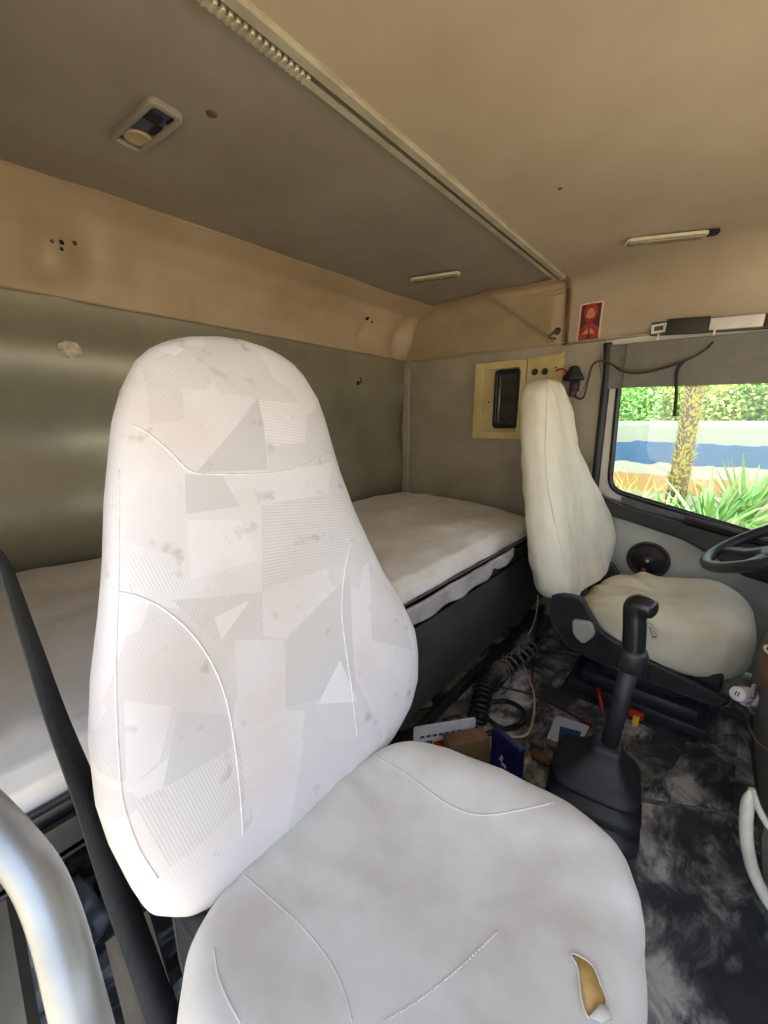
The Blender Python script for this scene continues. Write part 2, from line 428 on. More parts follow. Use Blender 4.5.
struct('ceiling_rear', thick(grid(60, 60, lambda u, v: roof_rear(u, v * SPL)), (0, .3, 1), .02), 'vinyl_rear', smooth=True)
struct('trim_5', thick(grid(110, 70, lambda u, v: roof_rear(u, SPL + v * (1 - SPL))), (0, .3, 1), .02), 'side_upper', smooth=True)
# the joint strip with two ridges and its slot
def strip_path(dx, dz):
    P = []
    for k in range(56):
        y, z = roof_y(k / 55 * .865, XS)
        nrm = Vector((0, 0, -1)) if z > ZC - .001 else Vector((0, -1, -.35)).normalized()
        P.append(Vector((XS + dx, y, z)) + nrm * dz)
    return P
vf = merge(ribbon(strip_path(0, .002), (1, 0, 0), .056, .004), ribbon(strip_path(-.021, .006), (1, 0, 0), .013, .009), ribbon(strip_path(.014, .007), (1, 0, 0), .02, .011))
st = struct('trim_2', vf, 'strip_metal')
build('slot', *ribbon(strip_path(-.006, .0055), (1, 0, 0), .012, .004), 'strip_dark', st)
build('edge_cord', *tube([(XS + .012 + .012 * t, YF - .014 - .012 * (t == 0), 1.735 - t * .255) for t in np.linspace(0, 1, 10)], .008, 8), 'brown_rust', st)
rib = []
for k in range(62):
    y = -.2 + k * .0135
    rib.append(box((XS - .0275, y, ZC - .014), (XS - .004, y + .0075, ZC - .002), .0015, 1))
build('ribbed_insert', *merge(*rib), 'strip_metal', st, 'auto')
# far side wall behind the door
struct('wall_far', box((XR - .03, YF, 0), (-.518, YF + .04, 1.49)), 'side_panel')
struct('wall_far_upper', box((XR - .03, YF + .002, 1.49), (-.5, YF + .04, 1.80)), 'side_upper')
struct('trim_3', merge(box((-1.775 + .05, YF - .03, .5), (-1.7, YF + .001, 1.44), .008), tube([(-1.69, YF - .012, .5), (-1.69, YF - .012, 1.44)], .014, 8)), 'side_panel')
struct('trim_4', tube([(x, YF - .004, 1.49 - .016 * max(0, (x + .7)) * 1.6) for x in np.linspace(XR + .03, .9, 12)], .005, 8), 'side_panel')
# near side and front of the cab, behind the photographer: door opening and windscreen opening
struct('wall_near', merge(box((XR - .03, YN - .04, 0), (-.62, YN, 1.8)), box((-.62, YN - .04, 1.5), (XF, YN, 1.8)), box((.92, YN - .04, 0), (XF, YN, 1.5)), box((-.62, YN - .04, 0), (.92, YN, .04))), 'side_panel')
struct('wall_front', merge(box((XF, YN - .04, 0), (XF + .04, YF + .04, .72)), box((XF, YN - .04, 1.5), (XF + .04, YF + .04, 1.8)), box((XF, YN - .04, .72), (XF + .04, YN + .1, 1.5)), box((XF, YF - .1, .72), (XF + .04, YF + .04, 1.5))), 'dark_trim')

# ------------------------------------------------------------------ driver's door with its window
win = round_poly([(-.442, 1.40), (-.425, .765), (.42, .575), (.62, .9), (.62, 1.40)], [.05, .07, .08, .08, .06], 7)
door_outer = [(-.52, 0.02), (.92, .02), (.92, 1.51), (-.55, 1.51), (-.525, .8)]
dr = struct('door_1', plate(door_outer, [win], .03, onY(YF + .035)), 'door_strip')
build('seal', *tube(spline([U(608, 343, 'Y', YF - .01), U(606, 380, 'Y', YF - .01), U(597, 465, 'Y', YF - .01), U(592, 520, 'Y', YF - .01), U(588, 600, 'Y', YF - .01)], 8), .019, 10), 'black', dr)
build('window_seal', *tube([Vector((p[0], YF - .004, p[1])) for p in win], .013, 10, True), 'black_gloss', dr)
gw = plate(win, [], .005, onY(YF + .016))
wn = struct('window_1', gw, 'glass', smooth=False)
# lower trim: grey card, black ledge and armrest
card = round_poly([(-.53, .02), (.9, .02), (.9, .56), (.1, .62), (-.36, .71), (-.46, .72), (-.53, .8)], .03, 3)
build('door_card', *plate(card, [], .03, onY(YF), .004), 'door_panel', dr, 'auto')
ledge = round_poly([(-.5, .79), (-.44, .735), (-.3, .695), (.0, .64), (.9, .46), (.9, .36), (.3, .44), (.12, .47), (.02, .53), (-.1, .585), (-.3, .63), (-.45, .66), (-.51, .70)], .02, 4)
ll = plate(ledge, [], .085, onY(YF - .012), .012)
build('ledge', *ll, 'black_gloss', dr, 'auto')
def on_ledge(x0, x1, dz, y0, y1, h):   # slots along the sloping top of the ledge
    zt = lambda x: .735 + dz - (x + .44) * .19
    return loft([[(x0, y0, zt(x0)), (x0, y1, zt(x0)), (x0, y1, zt(x0) - h), (x0, y0, zt(x0) - h)], [(x1, y0, zt(x1)), (x1, y1, zt(x1)), (x1, y1, zt(x1) - h), (x1, y0, zt(x1) - h)]])
build('demister_slot', *on_ledge(-.1, .4, .012, YF - .085, YF - .05, .02), 'dark_hole', dr, False)
build('ledge_ridge', *merge(*[on_ledge(-.36, .5, .016, YF - .03 - .016 * k, YF - .024 - .016 * k, .02) for k in range(2)]), 'console', dr, False)
# speaker in the door card
sc_ = U(648, 560, 'Y', YF - .034); R_ = .083
sp = thing('speaker', (sc_.x, YF - .034, sc_.z - R_), 'round black door speaker with a thin red ring, low on the grey door card', 'speaker')
build('cone', *lathe([(R_ - .008, .001), (R_ - .012, .007), (.03, .003), (.028, .012), (.018, .018), (0, .02)], 32, (0, -1, 0), (sc_.x, YF - .034, sc_.z)), 'speaker_cone', sp)
build('rim', *tube([(sc_.x + R_ * math.cos(a), YF - .04, sc_.z + R_ * math.sin(a)) for a in np.linspace(0, 2 * PI, 40, False)], .007, 8, True), 'black', sp)
build('red_ring', *tube([(sc_.x + (R_ - .011) * math.cos(a), YF - .044, sc_.z + (R_ - .011) * math.sin(a)) for a in np.linspace(0, 2 * PI, 40, False)], .0022, 6, True), 'maroon', sp)
build('badge', *lathe([(.011, 0), (.011, .003), (0, .004)], 16, (0, -1, 0), (sc_.x - .012, YF - .044, sc_.z - .052)), 'red', sp)
build('dust_cap', *lathe([(.008, 0), (.006, .004), (0, .005)], 16, (0, -1, 0), (sc_.x, YF - .053, sc_.z)), 'yellowed', sp)

# grey pull-down blind over the top of the door window
bl = thing('window_blind', (0, YF - .04, 1.245), 'flat grey pull-down blind covering the top of the door window', 'blind')
pa, pb = U(627, 347, 'Y', YF - .03), U(768, 386, 'Y', YF - .03)
build('panel', *plate(round_poly([(pa.x, 1.252), (.9, 1.232), (.9, 1.425), (pa.x, 1.447)], .012), [], .012, onY(YF - .024), .003), 'blind', bl, 'auto')
build('side_flap', *plate(round_poly([(-.505, 1.25), (pa.x + .02, 1.252), (pa.x + .02, 1.447), (-.515, 1.45), (-.535, 1.38)], .02), [], .010, onY(YF - .012), .003), 'blind', bl, 'auto')
# strap hanging from the blind
a_, b_ = U(677, 372, 'Y', YF - .04), U(674, 416, 'Y', YF - .04)
tag(build('pull_strap', *ribbon(spline([U(683, 362, 'Y', YF - .045), a_ + Vector((0, -.004, 0)), U(676, 398, 'Y', YF - .045), b_], 6), (1, .3, 0), .012, .003), 'black_matte'), 'narrow black strap dangling in front of the door window', 'strap')
# rail above the window: dark strap with a white bar and a maroon end
y_ = YF - .012
p0, p1, p2, p3 = (U(x, y, 'Y', y_ - .01) for x, y in ((652, 329), (709, 325), (768, 320), (800, 318)))
rl = thing('luminaire_bar', (p1.x, y_, p1.z - .02), 'long slim bar with dark cover and white end above the door window', 'bar')
def bar(a, b, h, y0, y1, bev=.003):
    d = (b - a); vs, fs = box((0, y1, -h / 2), (d.length, y0, h / 2), bev)
    ang = math.atan2(d.z, d.x); mt = Matrix.Translation((a.x, 0, a.z)) @ Matrix.Rotation(-ang, 4, 'Y')
    return xf((vs, fs), mt)
build('back_plate', *bar(p0 - Vector((.006, 0, 0)), U(830, 317, 'Y', y_), .056, y_ + .008, y_ - .012, .005), 'console', rl, 'auto')
build('dark_cover', *bar(U(667, 328, 'Y', y_), p1, .064, y_ - .012, y_ - .028), 'dark_trim', rl, 'auto')
build('white_bar', *bar(p1 + Vector((.003, 0, 0)), U(764, 321, 'Y', y_), .046, y_ - .012, y_ - .026), 'label_white', rl, 'auto')
build('maroon_end', *bar(U(765, 321, 'Y', y_), U(840, 316, 'Y', y_), .046, y_ - .012, y_ - .026), 'maroon', rl, 'auto')
lt = frame3((U(659, 328.5, 'Y', y_ - .012)), (1, 0, .07), (0, 0, 1))
build('clip', *plate([(-.028, -.018), (.028, -.018), (.028, .018), (-.028, .018)], [[(-.018, -.01), (.016, -.01), (.016, .01), (-.018, .01)]], .006, lambda u, v, w: lt(u, v, w)), 'label_white', rl, 'auto')
for nm, (hx, hy), lab in (('hook', (658, 340), 'small white wire hook left above the grey blind'), ('hook', (714, 336), 'small white wire hook near the white end of the bar')):
    h = U(hx, hy, 'Y', y_ - .012)
    tag(build(nm, *tube(spline([h + Vector((0, .012, .022)), h + Vector((.0, -.006, .022)), h + Vector((-.002, -.012, .008)), h + Vector((-.002, -.004, -.004))], 5), .004, 8), 'label_white'), lab, 'hook', 'white wire hooks over the blind')

# ------------------------------------------------------------------ things on the far side wall
# square locker vent with its beige surround
q0, q1 = U(474, 438, 'Y', YF), U(565, 358, 'Y', YF)
x0, x1, z0, z1 = q0.x, q1.x, q0.z, 1.425
lk = thing('wall_locker', ((x0 + x1) / 2, YF, z0), 'beige recessed wall box with a dark open hatch behind the driver seat', 'wall box')
xm = U(528, 360, 'Y', YF).x
hole = [U(497, 373, 'Y', YF - .03), U(531, 430, 'Y', YF - .03)]
hole_r = rrect(hole[0].x - .005, hole[1].z, xm - .03, hole[0].z, .02)
build('surround', *plate([(x0, z0), (xm, z0), (xm, z1), (x0, z1)], [rrect(x0 + .055, z0 + .045, xm - .03, z1 - .04, .006)], .03, onY(YF), .004), 'yellowed', lk, 'auto')
build('tray', *plate([(x0 + .05, z0 + .04), (xm - .02, z0 + .04), (xm - .02, z1 - .035), (x0 + .05, z1 - .035)], [], .008, onY(YF)), 'yellowed', lk, 'auto')
hx0, hx1, hz0, hz1 = hole[0].x - .012, xm - .022, z0 + .06, z1 - .045
hf = build('hatch', *plate(rrect(hx0, hz0, hx1, hz1, .022), [rrect(hx0 + .02, hz0 + .02, hx1 - .014, hz1 - .02, .014)], .024, onY(YF - .008), .004), 'black_gloss', lk, 'auto')
build('hatch_back', *plate(rrect(hx0 + .005, hz0 + .005, hx1 - .005, hz1 - .005, .015), [], .004, onY(YF - .008)), 'opening_dark', hf, 'auto')
build('hinge_rod', *tube([(hx0 + .035, YF - .03, hz0 + .03), (hx0 + .035, YF - .03, hz1 - .03)], .006, 8), 'steel', hf)
build('latch', *box((hx0 + .06, YF - .028, hz0 + .14), (hx1 - .02, YF - .012, hz0 + .17), .003), 'dark_trim', hf, 'auto')
side = build('switch_panel', *plate([(xm + .004, 1.12), (x1, 1.12), (x1, z1 + .012), (xm + .004, z1 + .005)], [], .014, onY(YF), .003), 'yellowed', lk, 'auto')
for px, py in ((535, 372), (545, 371.5)):
    c = U(px, py, 'Y', YF - .014); build('socket', *lathe([(.017, 0), (.017, .006), (.01, .007), (.009, .003), (0, .003)], 16, (0, -1, 0), (c.x, YF - .013, c.z)), 'black', side)
c = U(556, 367.5, 'Y', YF - .014); build('screw', *lathe([(.005, 0), (.004, .003), (0, .003)], 10, (0, -1, 0), (c.x, YF - .013, c.z)), 'dark_trim', side)
c = U(487, 402, 'Y', YF - .03); build('screw', *lathe([(.006, 0), (.005, .003), (0, .003)], 10, (0, -1, 0), (c.x, YF - .007, c.z)), 'dark_trim', lk)
# black reading lamp / cone beside it
c = U(575, 376, 'Y', YF - .03)
lp = thing('reading_lamp', (c.x, YF, c.z - .06), 'small black conical reading lamp fixed beside the beige wall box', 'lamp')
build('shade', *lathe([(.012, .045), (.022, .04), (.028, .025), (.05, -.012), (.052, -.022), (.046, -.022), (.02, -.01), (0, -.01)], 24, (0, 0, 1), (c.x, YF - .055, c.z)), 'black_matte', lp)
build('bracket', *merge(box((c.x - .016, YF - .05, c.z - .075), (c.x + .02, YF, c.z - .02), .004), box((c.x - .012, YF - .06, c.z - .1), (c.x + .014, YF - .02, c.z - .07), .004)), 'black', lp, 'auto')
build('terminal', *box((c.x + .0, YF - .062, c.z - .098), (c.x + .014, YF - .056, c.z - .075), .001), 'orange_wire', lp, 'auto')
# wire from the lamp across the blind
wz = YF - .05
tag(build('lamp_cable', *tube(spline([Vector((c.x + .01, YF - .045, c.z - .1)), U(583, 398, 'Y', wz), U(588, 380, 'Y', wz), U(592, 366, 'Y', wz), U(600, 361, 'Y', wz), U(612, 364, 'Y', wz), U(622, 371, 'Y', wz - .01), U(640, 373, 'Y', wz), U(660, 369, 'Y', wz), U(685, 361, 'Y', wz), U(705, 350, 'Y', wz), U(716, 341, 'Y', wz + .02), U(740, 341, 'Y', wz + .02), U(775, 336, 'Y', wz + .02)], 8), .0042, 8), 'dark_trim'), 'thin dark cable looping from the reading lamp across the grey blind', 'cable')
tag(build('lamp_cable', *tube(spline([U(580, 395, 'Y', wz), U(589, 376, 'Y', wz + .006), U(594, 364, 'Y', wz), U(606, 361, 'Y', wz - .004), U(622, 368.5, 'Y', wz - .012), U(645, 370, 'Y', wz - .008), U(662, 366.5, 'Y', wz - .006), U(690, 357, 'Y', wz - .004)], 8), .002, 8), 'orange_wire'), 'thin orange-red wire running beside the dark cable above the window', 'cable')
tag(build('lead_wire', *tube(spline([U(556, 371, 'Y', YF - .02), U(562, 369, 'Y', YF - .05), U(567, 373, 'Y', YF - .05), U(571, 383, 'Y', YF - .04)], 6), .004, 8), 'red'), 'short red wire curling between beige wall box and reading lamp', 'cable')
# coat hook above
c = U(555, 333, 'Y', YF - .02)
hk = thing('coat_hook', (c.x, YF, c.z - .04), 'small dark oval coat hook on the side panel beneath the ceiling strip', 'coat hook')
build('plate', *lathe([(.022, 0), (.022, .006), (.014, .012), (0, .012)], 20, (.1, -1, 0), (c.x, YF - .004, c.z + .01)), 'dark_trim', hk)
build('prong', *tube(spline([(c.x, YF - .014, c.z + .012), (c.x - .004, YF - .035, c.z - .0), (c.x - .018, YF - .045, c.z - .02), (c.x + .01, YF - .03, c.z - .03)], 6), .006, 8), 'brown_rust', hk)
c = U(563, 352, 'Y', YF - .004)
tag(build('screw', *lathe([(.011, 0), (.009, .004), (0, .005)], 12, (0, -1, 0), (c.x, YF, c.z)), 'plastic_grey'), 'tiny pale screw head just above the beige wall box', 'screw')
# picture card
k0, k1 = U(575.5, 341.5, 'Y', YF - .008), U(604, 299.5, 'Y', YF - .008)
pc = thing('picture_card', ((k0.x + k1.x) / 2, YF - .006, k0.z), 'small red portrait card with pale border stuck on the side panel', 'picture')
pcx, pcz, pw, ph = (k0.x + k1.x) / 2 + .003, (k0.z + k1.z) / 2, (k1.x - k0.x) * .96, (k1.z - k0.z) * .97
to = lambda d: (lambda u, v, w: Vector((pcx + u + v * .02, YF - .006 - d - w, pcz + v)))
M['card_border'] = mat('card_border', S(238, 214, 186), S(228, 196, 168), 20, .6)
M['card_red'] = mat('card_red', S(176, 62, 56), S(140, 46, 48), 30, .6)
M['card_dark'] = mat('card_dark', S(96, 44, 48), S(80, 36, 44), 30, .6)
M['card_skin'] = mat('card_skin', S(226, 150, 110), S(204, 120, 90), 40, .6)
build('card', *plate(rrect(-pw / 2, -ph / 2, pw / 2, ph / 2, .008), [], .003, to(0)), 'card_border', pc, False)
build('print', *plate(rrect(-pw / 2 + .008, -ph / 2 + .008, pw / 2 - .008, ph / 2 - .008, .004), [], .0012, to(.003)), 'card_dark', pc, False)
build('printed_figure', *merge(plate([(-.045, -.085), (.047, -.085), (.044, -.04), (.02, -.012), (-.02, -.012), (-.045, -.04)], [], .001, to(.0042)), plate([(.031 * math.cos(a), .036 + .042 * math.sin(a)) for a in np.linspace(0, 2 * PI, 20, False)], [], .001, to(.0042))), 'card_red', pc, False)
build('printed_face', *merge(plate([(.019 * math.cos(a), .026 + .031 * math.sin(a)) for a in np.linspace(0, 2 * PI, 20, False)], [], .001, to(.0052)), plate([(-.03, -.06), (-.008, -.03), (-.002, -.058)], [], .001, to(.0052)), plate([(.03, -.06), (.008, -.03), (.002, -.058)], [], .001, to(.0052))), 'card_skin', pc, False)
build('printed_beard', *plate([(-.018, .016), (-.008, .013), (0, .009), (.008, .013), (.018, .016), (.014, -.006), (0, -.02), (-.014, -.006)], [], .001, to(.0056)), 'card_red', pc, False)
build('printed_shirt', *plate([(-.012, -.08), (.014, -.08), (.001, -.045)], [], .001, to(.0056)), 'card_dark', pc, False)

# ------------------------------------------------------------------ ceiling fittings
def roof_lamp(px0, px1, lab, z=ZC - .004, wide=.05, h=.018):
    a, b = U(*px0, 'Z', z), U(*px1, 'Z', z); d = b - a; L = d.length; ux = d.normalized(); c = (a + b) / 2
    t = thing('ceiling_lamp', (c.x, c.y, z), lab, 'lamp', 'slim ceiling lamps')
    uy = Vector((-ux.y, ux.x, 0))
    to3 = lambda zz: (lambda u, v, w: Vector((c.x, c.y, zz)) + ux * u + uy * v - Vector((0, 0, w)))
    fr = build('frame', *plate(rrect(-L / 2, -wide / 2, L / 2, wide / 2, wide * .38), [rrect(-L / 2 + .014, -wide / 2 + .01, L / 2 - .014, wide / 2 - .01, .008)], h * .6, to3(z), .003), 'lamp_frame', t, 'auto')
    build('lens', *plate(rrect(-L / 2 + .01, -wide / 2 + .008, L / 2 - .01, wide / 2 - .008, .01), [], h, to3(z), .004), 'lamp_lens', t, 'auto')
    return t, c, ux, uy, to3
t, c, ux, uy, to3 = roof_lamp((625, 241), (708, 232), 'slim pale ceiling lamp above the door window')
build('end_cap', *plate(rrect(.13, -.02, .165, .02, .012), [], .01, to3(ZC - .003)), 'dark_hole', t, 'auto')
roof_lamp((411, 279), (460, 272), 'slim pale ceiling lamp above the far end of the bunk', wide=.045)
# broken dome lamp over the bunk
cs = [U(x, y, 'Z', ZC - .004) for x, y in ((107, 140), (150, 101), (188, 121), (142, 157))]
cc = sum(cs, Vector()) / 4; e1 = ((cs[1] - cs[0]) + (cs[2] - cs[3])) / 2; e2 = ((cs[3] - cs[0]) + (cs[2] - cs[1])) / 2
w_, l_ = e1.length, e2.length; ux = e1.normalized(); uy = (e2 - ux * e2.dot(ux)).normalized()
dm = thing('dome_lamp', (cc.x, cc.y, ZC), 'broken square ceiling lamp with its cover missing, over the near end of the bunk', 'lamp')
to3 = lambda zz: (lambda u, v, w: Vector((cc.x, cc.y, zz)) + ux * u + uy * v - Vector((0, 0, w)))
ZL = ZC + .011
build('frame', *plate(rrect(-w_ / 2, -l_ / 2, w_ / 2, l_ / 2, .02), [rrect(-w_ / 2 + .016, -l_ / 2 + .014, w_ / 2 - .016, l_ / 2 - .014, .008)], .016, to3(ZL), .004), 'vinyl_rear', dm, 'auto')
build('housing', *plate(rrect(-w_ / 2 + .02, -l_ / 2 + .015, w_ / 2 - .02, l_ / 2 - .015, .008), [], .006, to3(ZL)), 'ink_grey', dm, 'auto')
build('reflector', *xf(lathe([(.034, 0), (.032, .005), (.02, .002), (0, .001)], 16, (0, 0, -1)), Matrix.Translation(Vector((cc.x, cc.y, ZL - .006)) + ux * -.055 + uy * .01)), 'vinyl_cove', dm)
for k, (u, v, a, b) in enumerate(((.01, .02, .022, .01), (.045, -.012, .016, .024), (.065, .03, .014, .01))):
    build('contact', *plate(rrect(u - a, v - b, u + a, v + b, .004), [], .003, to3(ZL - .006)), 'dark_hole', dm, 'auto')
# small marks left in the lining
c = U(212, 119, 'Z', ZC - .002); tag(build('screw_hole', *lathe([(.012, 0), (.012, .0015), (.006, .003), (0, .002)], 14, (0, 0, -1), (c.x, c.y, ZC + .008)), 'brown_rust'), 'round rusty screw hole in the ceiling beside the broken lamp', 'screw hole')
for (px, py), lab in (((560, 190), 'small dark hole in the middle of the front ceiling'), ((602, 235), 'tiny pale pinhole in the ceiling beside the long lamp'), ((415, 1), 'dark pinhole at the top edge of the front ceiling')):
    c = U(px, py, 'Z', ZC - .002); tag(build('screw_hole', *lathe([(.008, 0), (.006, .0025), (0, .002)], 10, (0, 0, -1), (c.x, c.y, ZC + .003)), 'brown_rust' if px != 602 else 'plastic_grey'), lab, 'screw hole')
# rear wall: torn patch and screw hook
bvr = bvh_of(bpy.data.objects['wall_rear'])
pts = [(58, 344), (66, 341), (78, 343), (83, 352), (80, 358), (68, 359), (61, 354)]
c = U(70, 350, 'X', XR + .012)
M['torn'] = mat('torn_patch', S(236, 226, 200), S(170, 158, 130), 60, .6, bump=.3, bscale=120)
loop = [U(x, y, 'X', XR + .012) for x, y in pts]
cent = sum(loop, Vector()) / len(loop)
hpt = hit(bvr, 70, 350)
tag(build('torn_patch', *plate(round_poly([((p.y - cent.y) + hpt.y, (p.z - cent.z) + hpt.z) for p in loop], .006, 3), [], .006, onX(hpt.x - .002), .001), 'torn'), 'small torn pale patch left on the rear wall over the bunk', 'patch')
h_ = hit(bvr, 358, 383)
hk = thing('screw_hook', (h_.x, h_.y, h_.z - .03), 'small black screw hook on the rear wall near the corner', 'hook')
build('washer', *lathe([(.014, 0), (.013, .004), (0, .005)], 14, (1, 0, 0), h_), 'black', hk)
build('prong', *tube(spline([h_, h_ + Vector((.02, 0, 0)), h_ + Vector((.026, 0, .016)), h_ + Vector((.02, 0, .03))], 5), .004, 8), 'black', hk)
# screw holes in the pressed dimples of the cove
tr = bpy.data.objects['trim_1']
for px, py, r in ((62, 242, .008), (62, 249, .006), (75, 243, .007), (52, 241, .006), (367, 318, .012), (372, 322, .007)):
    p = hit(cove_bvh, px, py)
    if p: build('screw_hole', *lathe([(r, 0), (r * .7, .003), (0, .003)], 10, (CAM - p).normalized(), p), 'dark_hole' if px not in (75, 52) else 'brown_rust', tr)

# ------------------------------------------------------------------ bunk
XB = -.64
bk = thing('bunk_frame', (-1.2, 1.0, 0), 'dark sleeper bunk base with black front rail along the rear wall', 'bunk')
build('front_panel', *box((XB - .05, .80, .14), (XB - .03, 2.24, .50), .003), 'dark_panel', bk, 'auto')
build('front_rail', *merge(box((XB - .035, YN + .02, .485), (XB, 2.24, .505), .004), box((XB - .035, YN + .02, .505), (XB - .02, 2.24, .56), .003), box((XB - .012, YN + .02, .49), (XB, 2.24, .545), .003)), 'black_gloss', bk, 'auto')
build('base_board', *box((XR + .02, YN + .02, .50), (XB - .035, 2.24, .525), .003), 'black_matte', bk, 'auto')
build('foot_rail', *box((XB - .06, YN + .02, .02), (XB - .035, 2.24, .06), .004), 'black_matte', bk, 'auto')
# mattress under a white sheet: far end shorter at the front
def mattress(u, v):
    """u around the cross-section, v along y"""
    y = YN + .03 + v * 2.44
    sec = [(-1.70, .528), (-1.70, .58), (-1.70, .61), (-1.66, .626), (-1.5, .632), (-1.3, .634), (-1.1, .634), (-.9, .63), (-.78, .624), (-.72, .612), (-.692, .59), (-.686, .555), (-.70, .535), (-.9, .526), (-1.3, .526)]
    n = len(sec); t = (u % 1) * n; i = int(t) % n; f = t - int(t)
    a, b = sec[i], sec[(i + 1) % n]; x = a[0] * (1 - f) + b[0] * f; z = a[1] * (1 - f) + b[1] * f
    yend = 2.225 - max(0, (x + 1.45)) * .24
    y = YN + .03 + v * (yend - YN - .03)
    e = min(v * 26, (1 - v) * 22, 1); e = math.sqrt(max(0, 1 - (1 - e) ** 2))
    zm = .57
    z = zm + (z - zm) * (.35 + .65 * e)
    if z > .56:
        z += .010 * nz((x, y, 0), 4) + .006 * nz((x * 2.2, y * .8, 5), 9) + .005 * (1 - abs(nz((x * 1.2 + y * .8, y * .7 - x * .4, 9), 5))) ** 6 + .012 * math.exp(-((x + .9) / .25) ** 2 - ((y - 1.5) / .35) ** 2)
    x += .006 * nz((x, y, z), 8, 2) * (1 if x > -.8 else 0)
    return Vector((x, y, z))
nu, nv = 90, 120
V = [mattress(i / nu, j / nv) for j in range(nv + 1) for i in range(nu)]
Fc = [(j * nu + i, j * nu + (i + 1) % nu, (j + 1) * nu + (i + 1) % nu, (j + 1) * nu + i) for j in range(nv) for i in range(nu)]
Fc += [tuple(range(nu)), tuple(nv * nu + i for i in range(nu))]
ms = tag(build('mattress', V, Fc, 'sheet'), 'thin bunk mattress under a wrinkled white sheet along the rear wall', 'mattress')
# loose grey sheet edge hanging over the rail
def hang(u, v):
    y = .62 + u * (1.62 - .62); d = v * .125
    x = XB - .02 + .018 * min(1, d / .03) + .007 * math.sin(y * 34) * v + .004 * nz((y, d, 0), 14)
    z = .566 - max(0, d - .03) * (1.0 + .25 * nz((y, 0, 0), 6)) * (.42 + .25 * math.sin(u * PI))
    return Vector((x + .004, y, z))
tag(build('under_sheet', *thick(grid(60, 12, hang), (1, 0, 0), .004), 'sheet_grey'), 'loose grey sheet hanging from under the mattress over the rail', 'sheet')

# ------------------------------------------------------------------ seats
BACK = np.array([  # z, near edge y, far edge y, thickness share
    (.428, .165, .585, .6), (.441, .126, .615, .85), (.472, .099, .672, .95), (.51, .09, .70, 1), (.57, .08, .715, 1), (.62, .077, .717, 1), (.70, .085, .69, 1), (.77, .102, .655, 1), (.84, .125, .632, 1),
    (.91, .145, .614, 1), (.99, .165, .600, 1), (1.06, .185, .592, 1), (1.10, .197, .588, 1), (1.145, .217, .580, .96), (1.19, .247, .556, .85), (1.212, .272, .536, .72), (1.227, .30, .508, .55), (1.238, .335, .475, .36), (1.243, .37, .44, .16)])
XFz, XFx = [.35, .45, .6, .8, 1.0, 1.25], [-.43, -.44, -.475, -.535, -.60, -.67]
def backrest_mesh(off, wr, seed, tk=1.0, drop=0, wide=0):
    rings = []; zs = np.concatenate([np.linspace(.428, .46, 8)[:-1], np.linspace(.46, 1.145, 70)[:-1], np.linspace(1.145, 1.243, 16)])
    for z in zs:
        yl, yr, th = (float(np.interp(z, BACK[:, 0], BACK[:, k])) for k in (1, 2, 3))
        xfr = float(np.interp(z, XFz, XFx)); T = (.125 - .03 * max(0, (z - .6) / .65)) * (th ** .5) * tk
        yc, hw = (yl + yr) / 2, (yr - yl) / 2
        xc = xfr - T / 2 - (1 - th) * .035
        low = math.exp(-((z - .66) / .2) ** 2)
        ring = []
        for k in range(96):
            a = 2 * PI * k / 96; c, s = math.cos(a), math.sin(a)
            y = yc + hw * math.copysign(abs(c) ** (2 / 3.6), c); sx = math.copysign(abs(s) ** (2 / 2.6), s)
            x = xc + T / 2 * sx
            e = (y - yc) / hw
            if sx > 0:
                x += (.028 * low * (abs(e) ** 3) - .014 * low * (1 - e * e)) * sx
                x += .012 * math.exp(-((z - 1.1) / .1) ** 2) * (1 - e * e) * sx
            p = Vector((x, y, z))
            if wr: x += wr * (.010 * nz((y * 1.5, z * 4, 0), 3.5, seed) + .006 * nz((y * 4, z * 2, 2), 7, seed)); y += wr * .006 * nz(p, 6, seed + 1)
            x += .0022 * nz(p, 9, seed) 
            if wr: x += .010 * nz((y * 9, z * 1.3, 7), 2.2, seed) * min(1, abs(s) * 2); x -= .006 * abs(nz((y * 14 + z * 3, z * 2, 1), 1.6, seed + 3)) * (sx > 0)
            if wide:
                g_ = math.exp(-((z - .62) / .25) ** 2) * max(0, (y - yc) / hw); y += .35 * wide * g_; x += wide * g_ * (1 if sx > 0 else .5)
            ring.append(Vector((x, y, z - drop * (1.243 - z) / .84)) + off)
        rings.append(ring)
    return loft(rings)
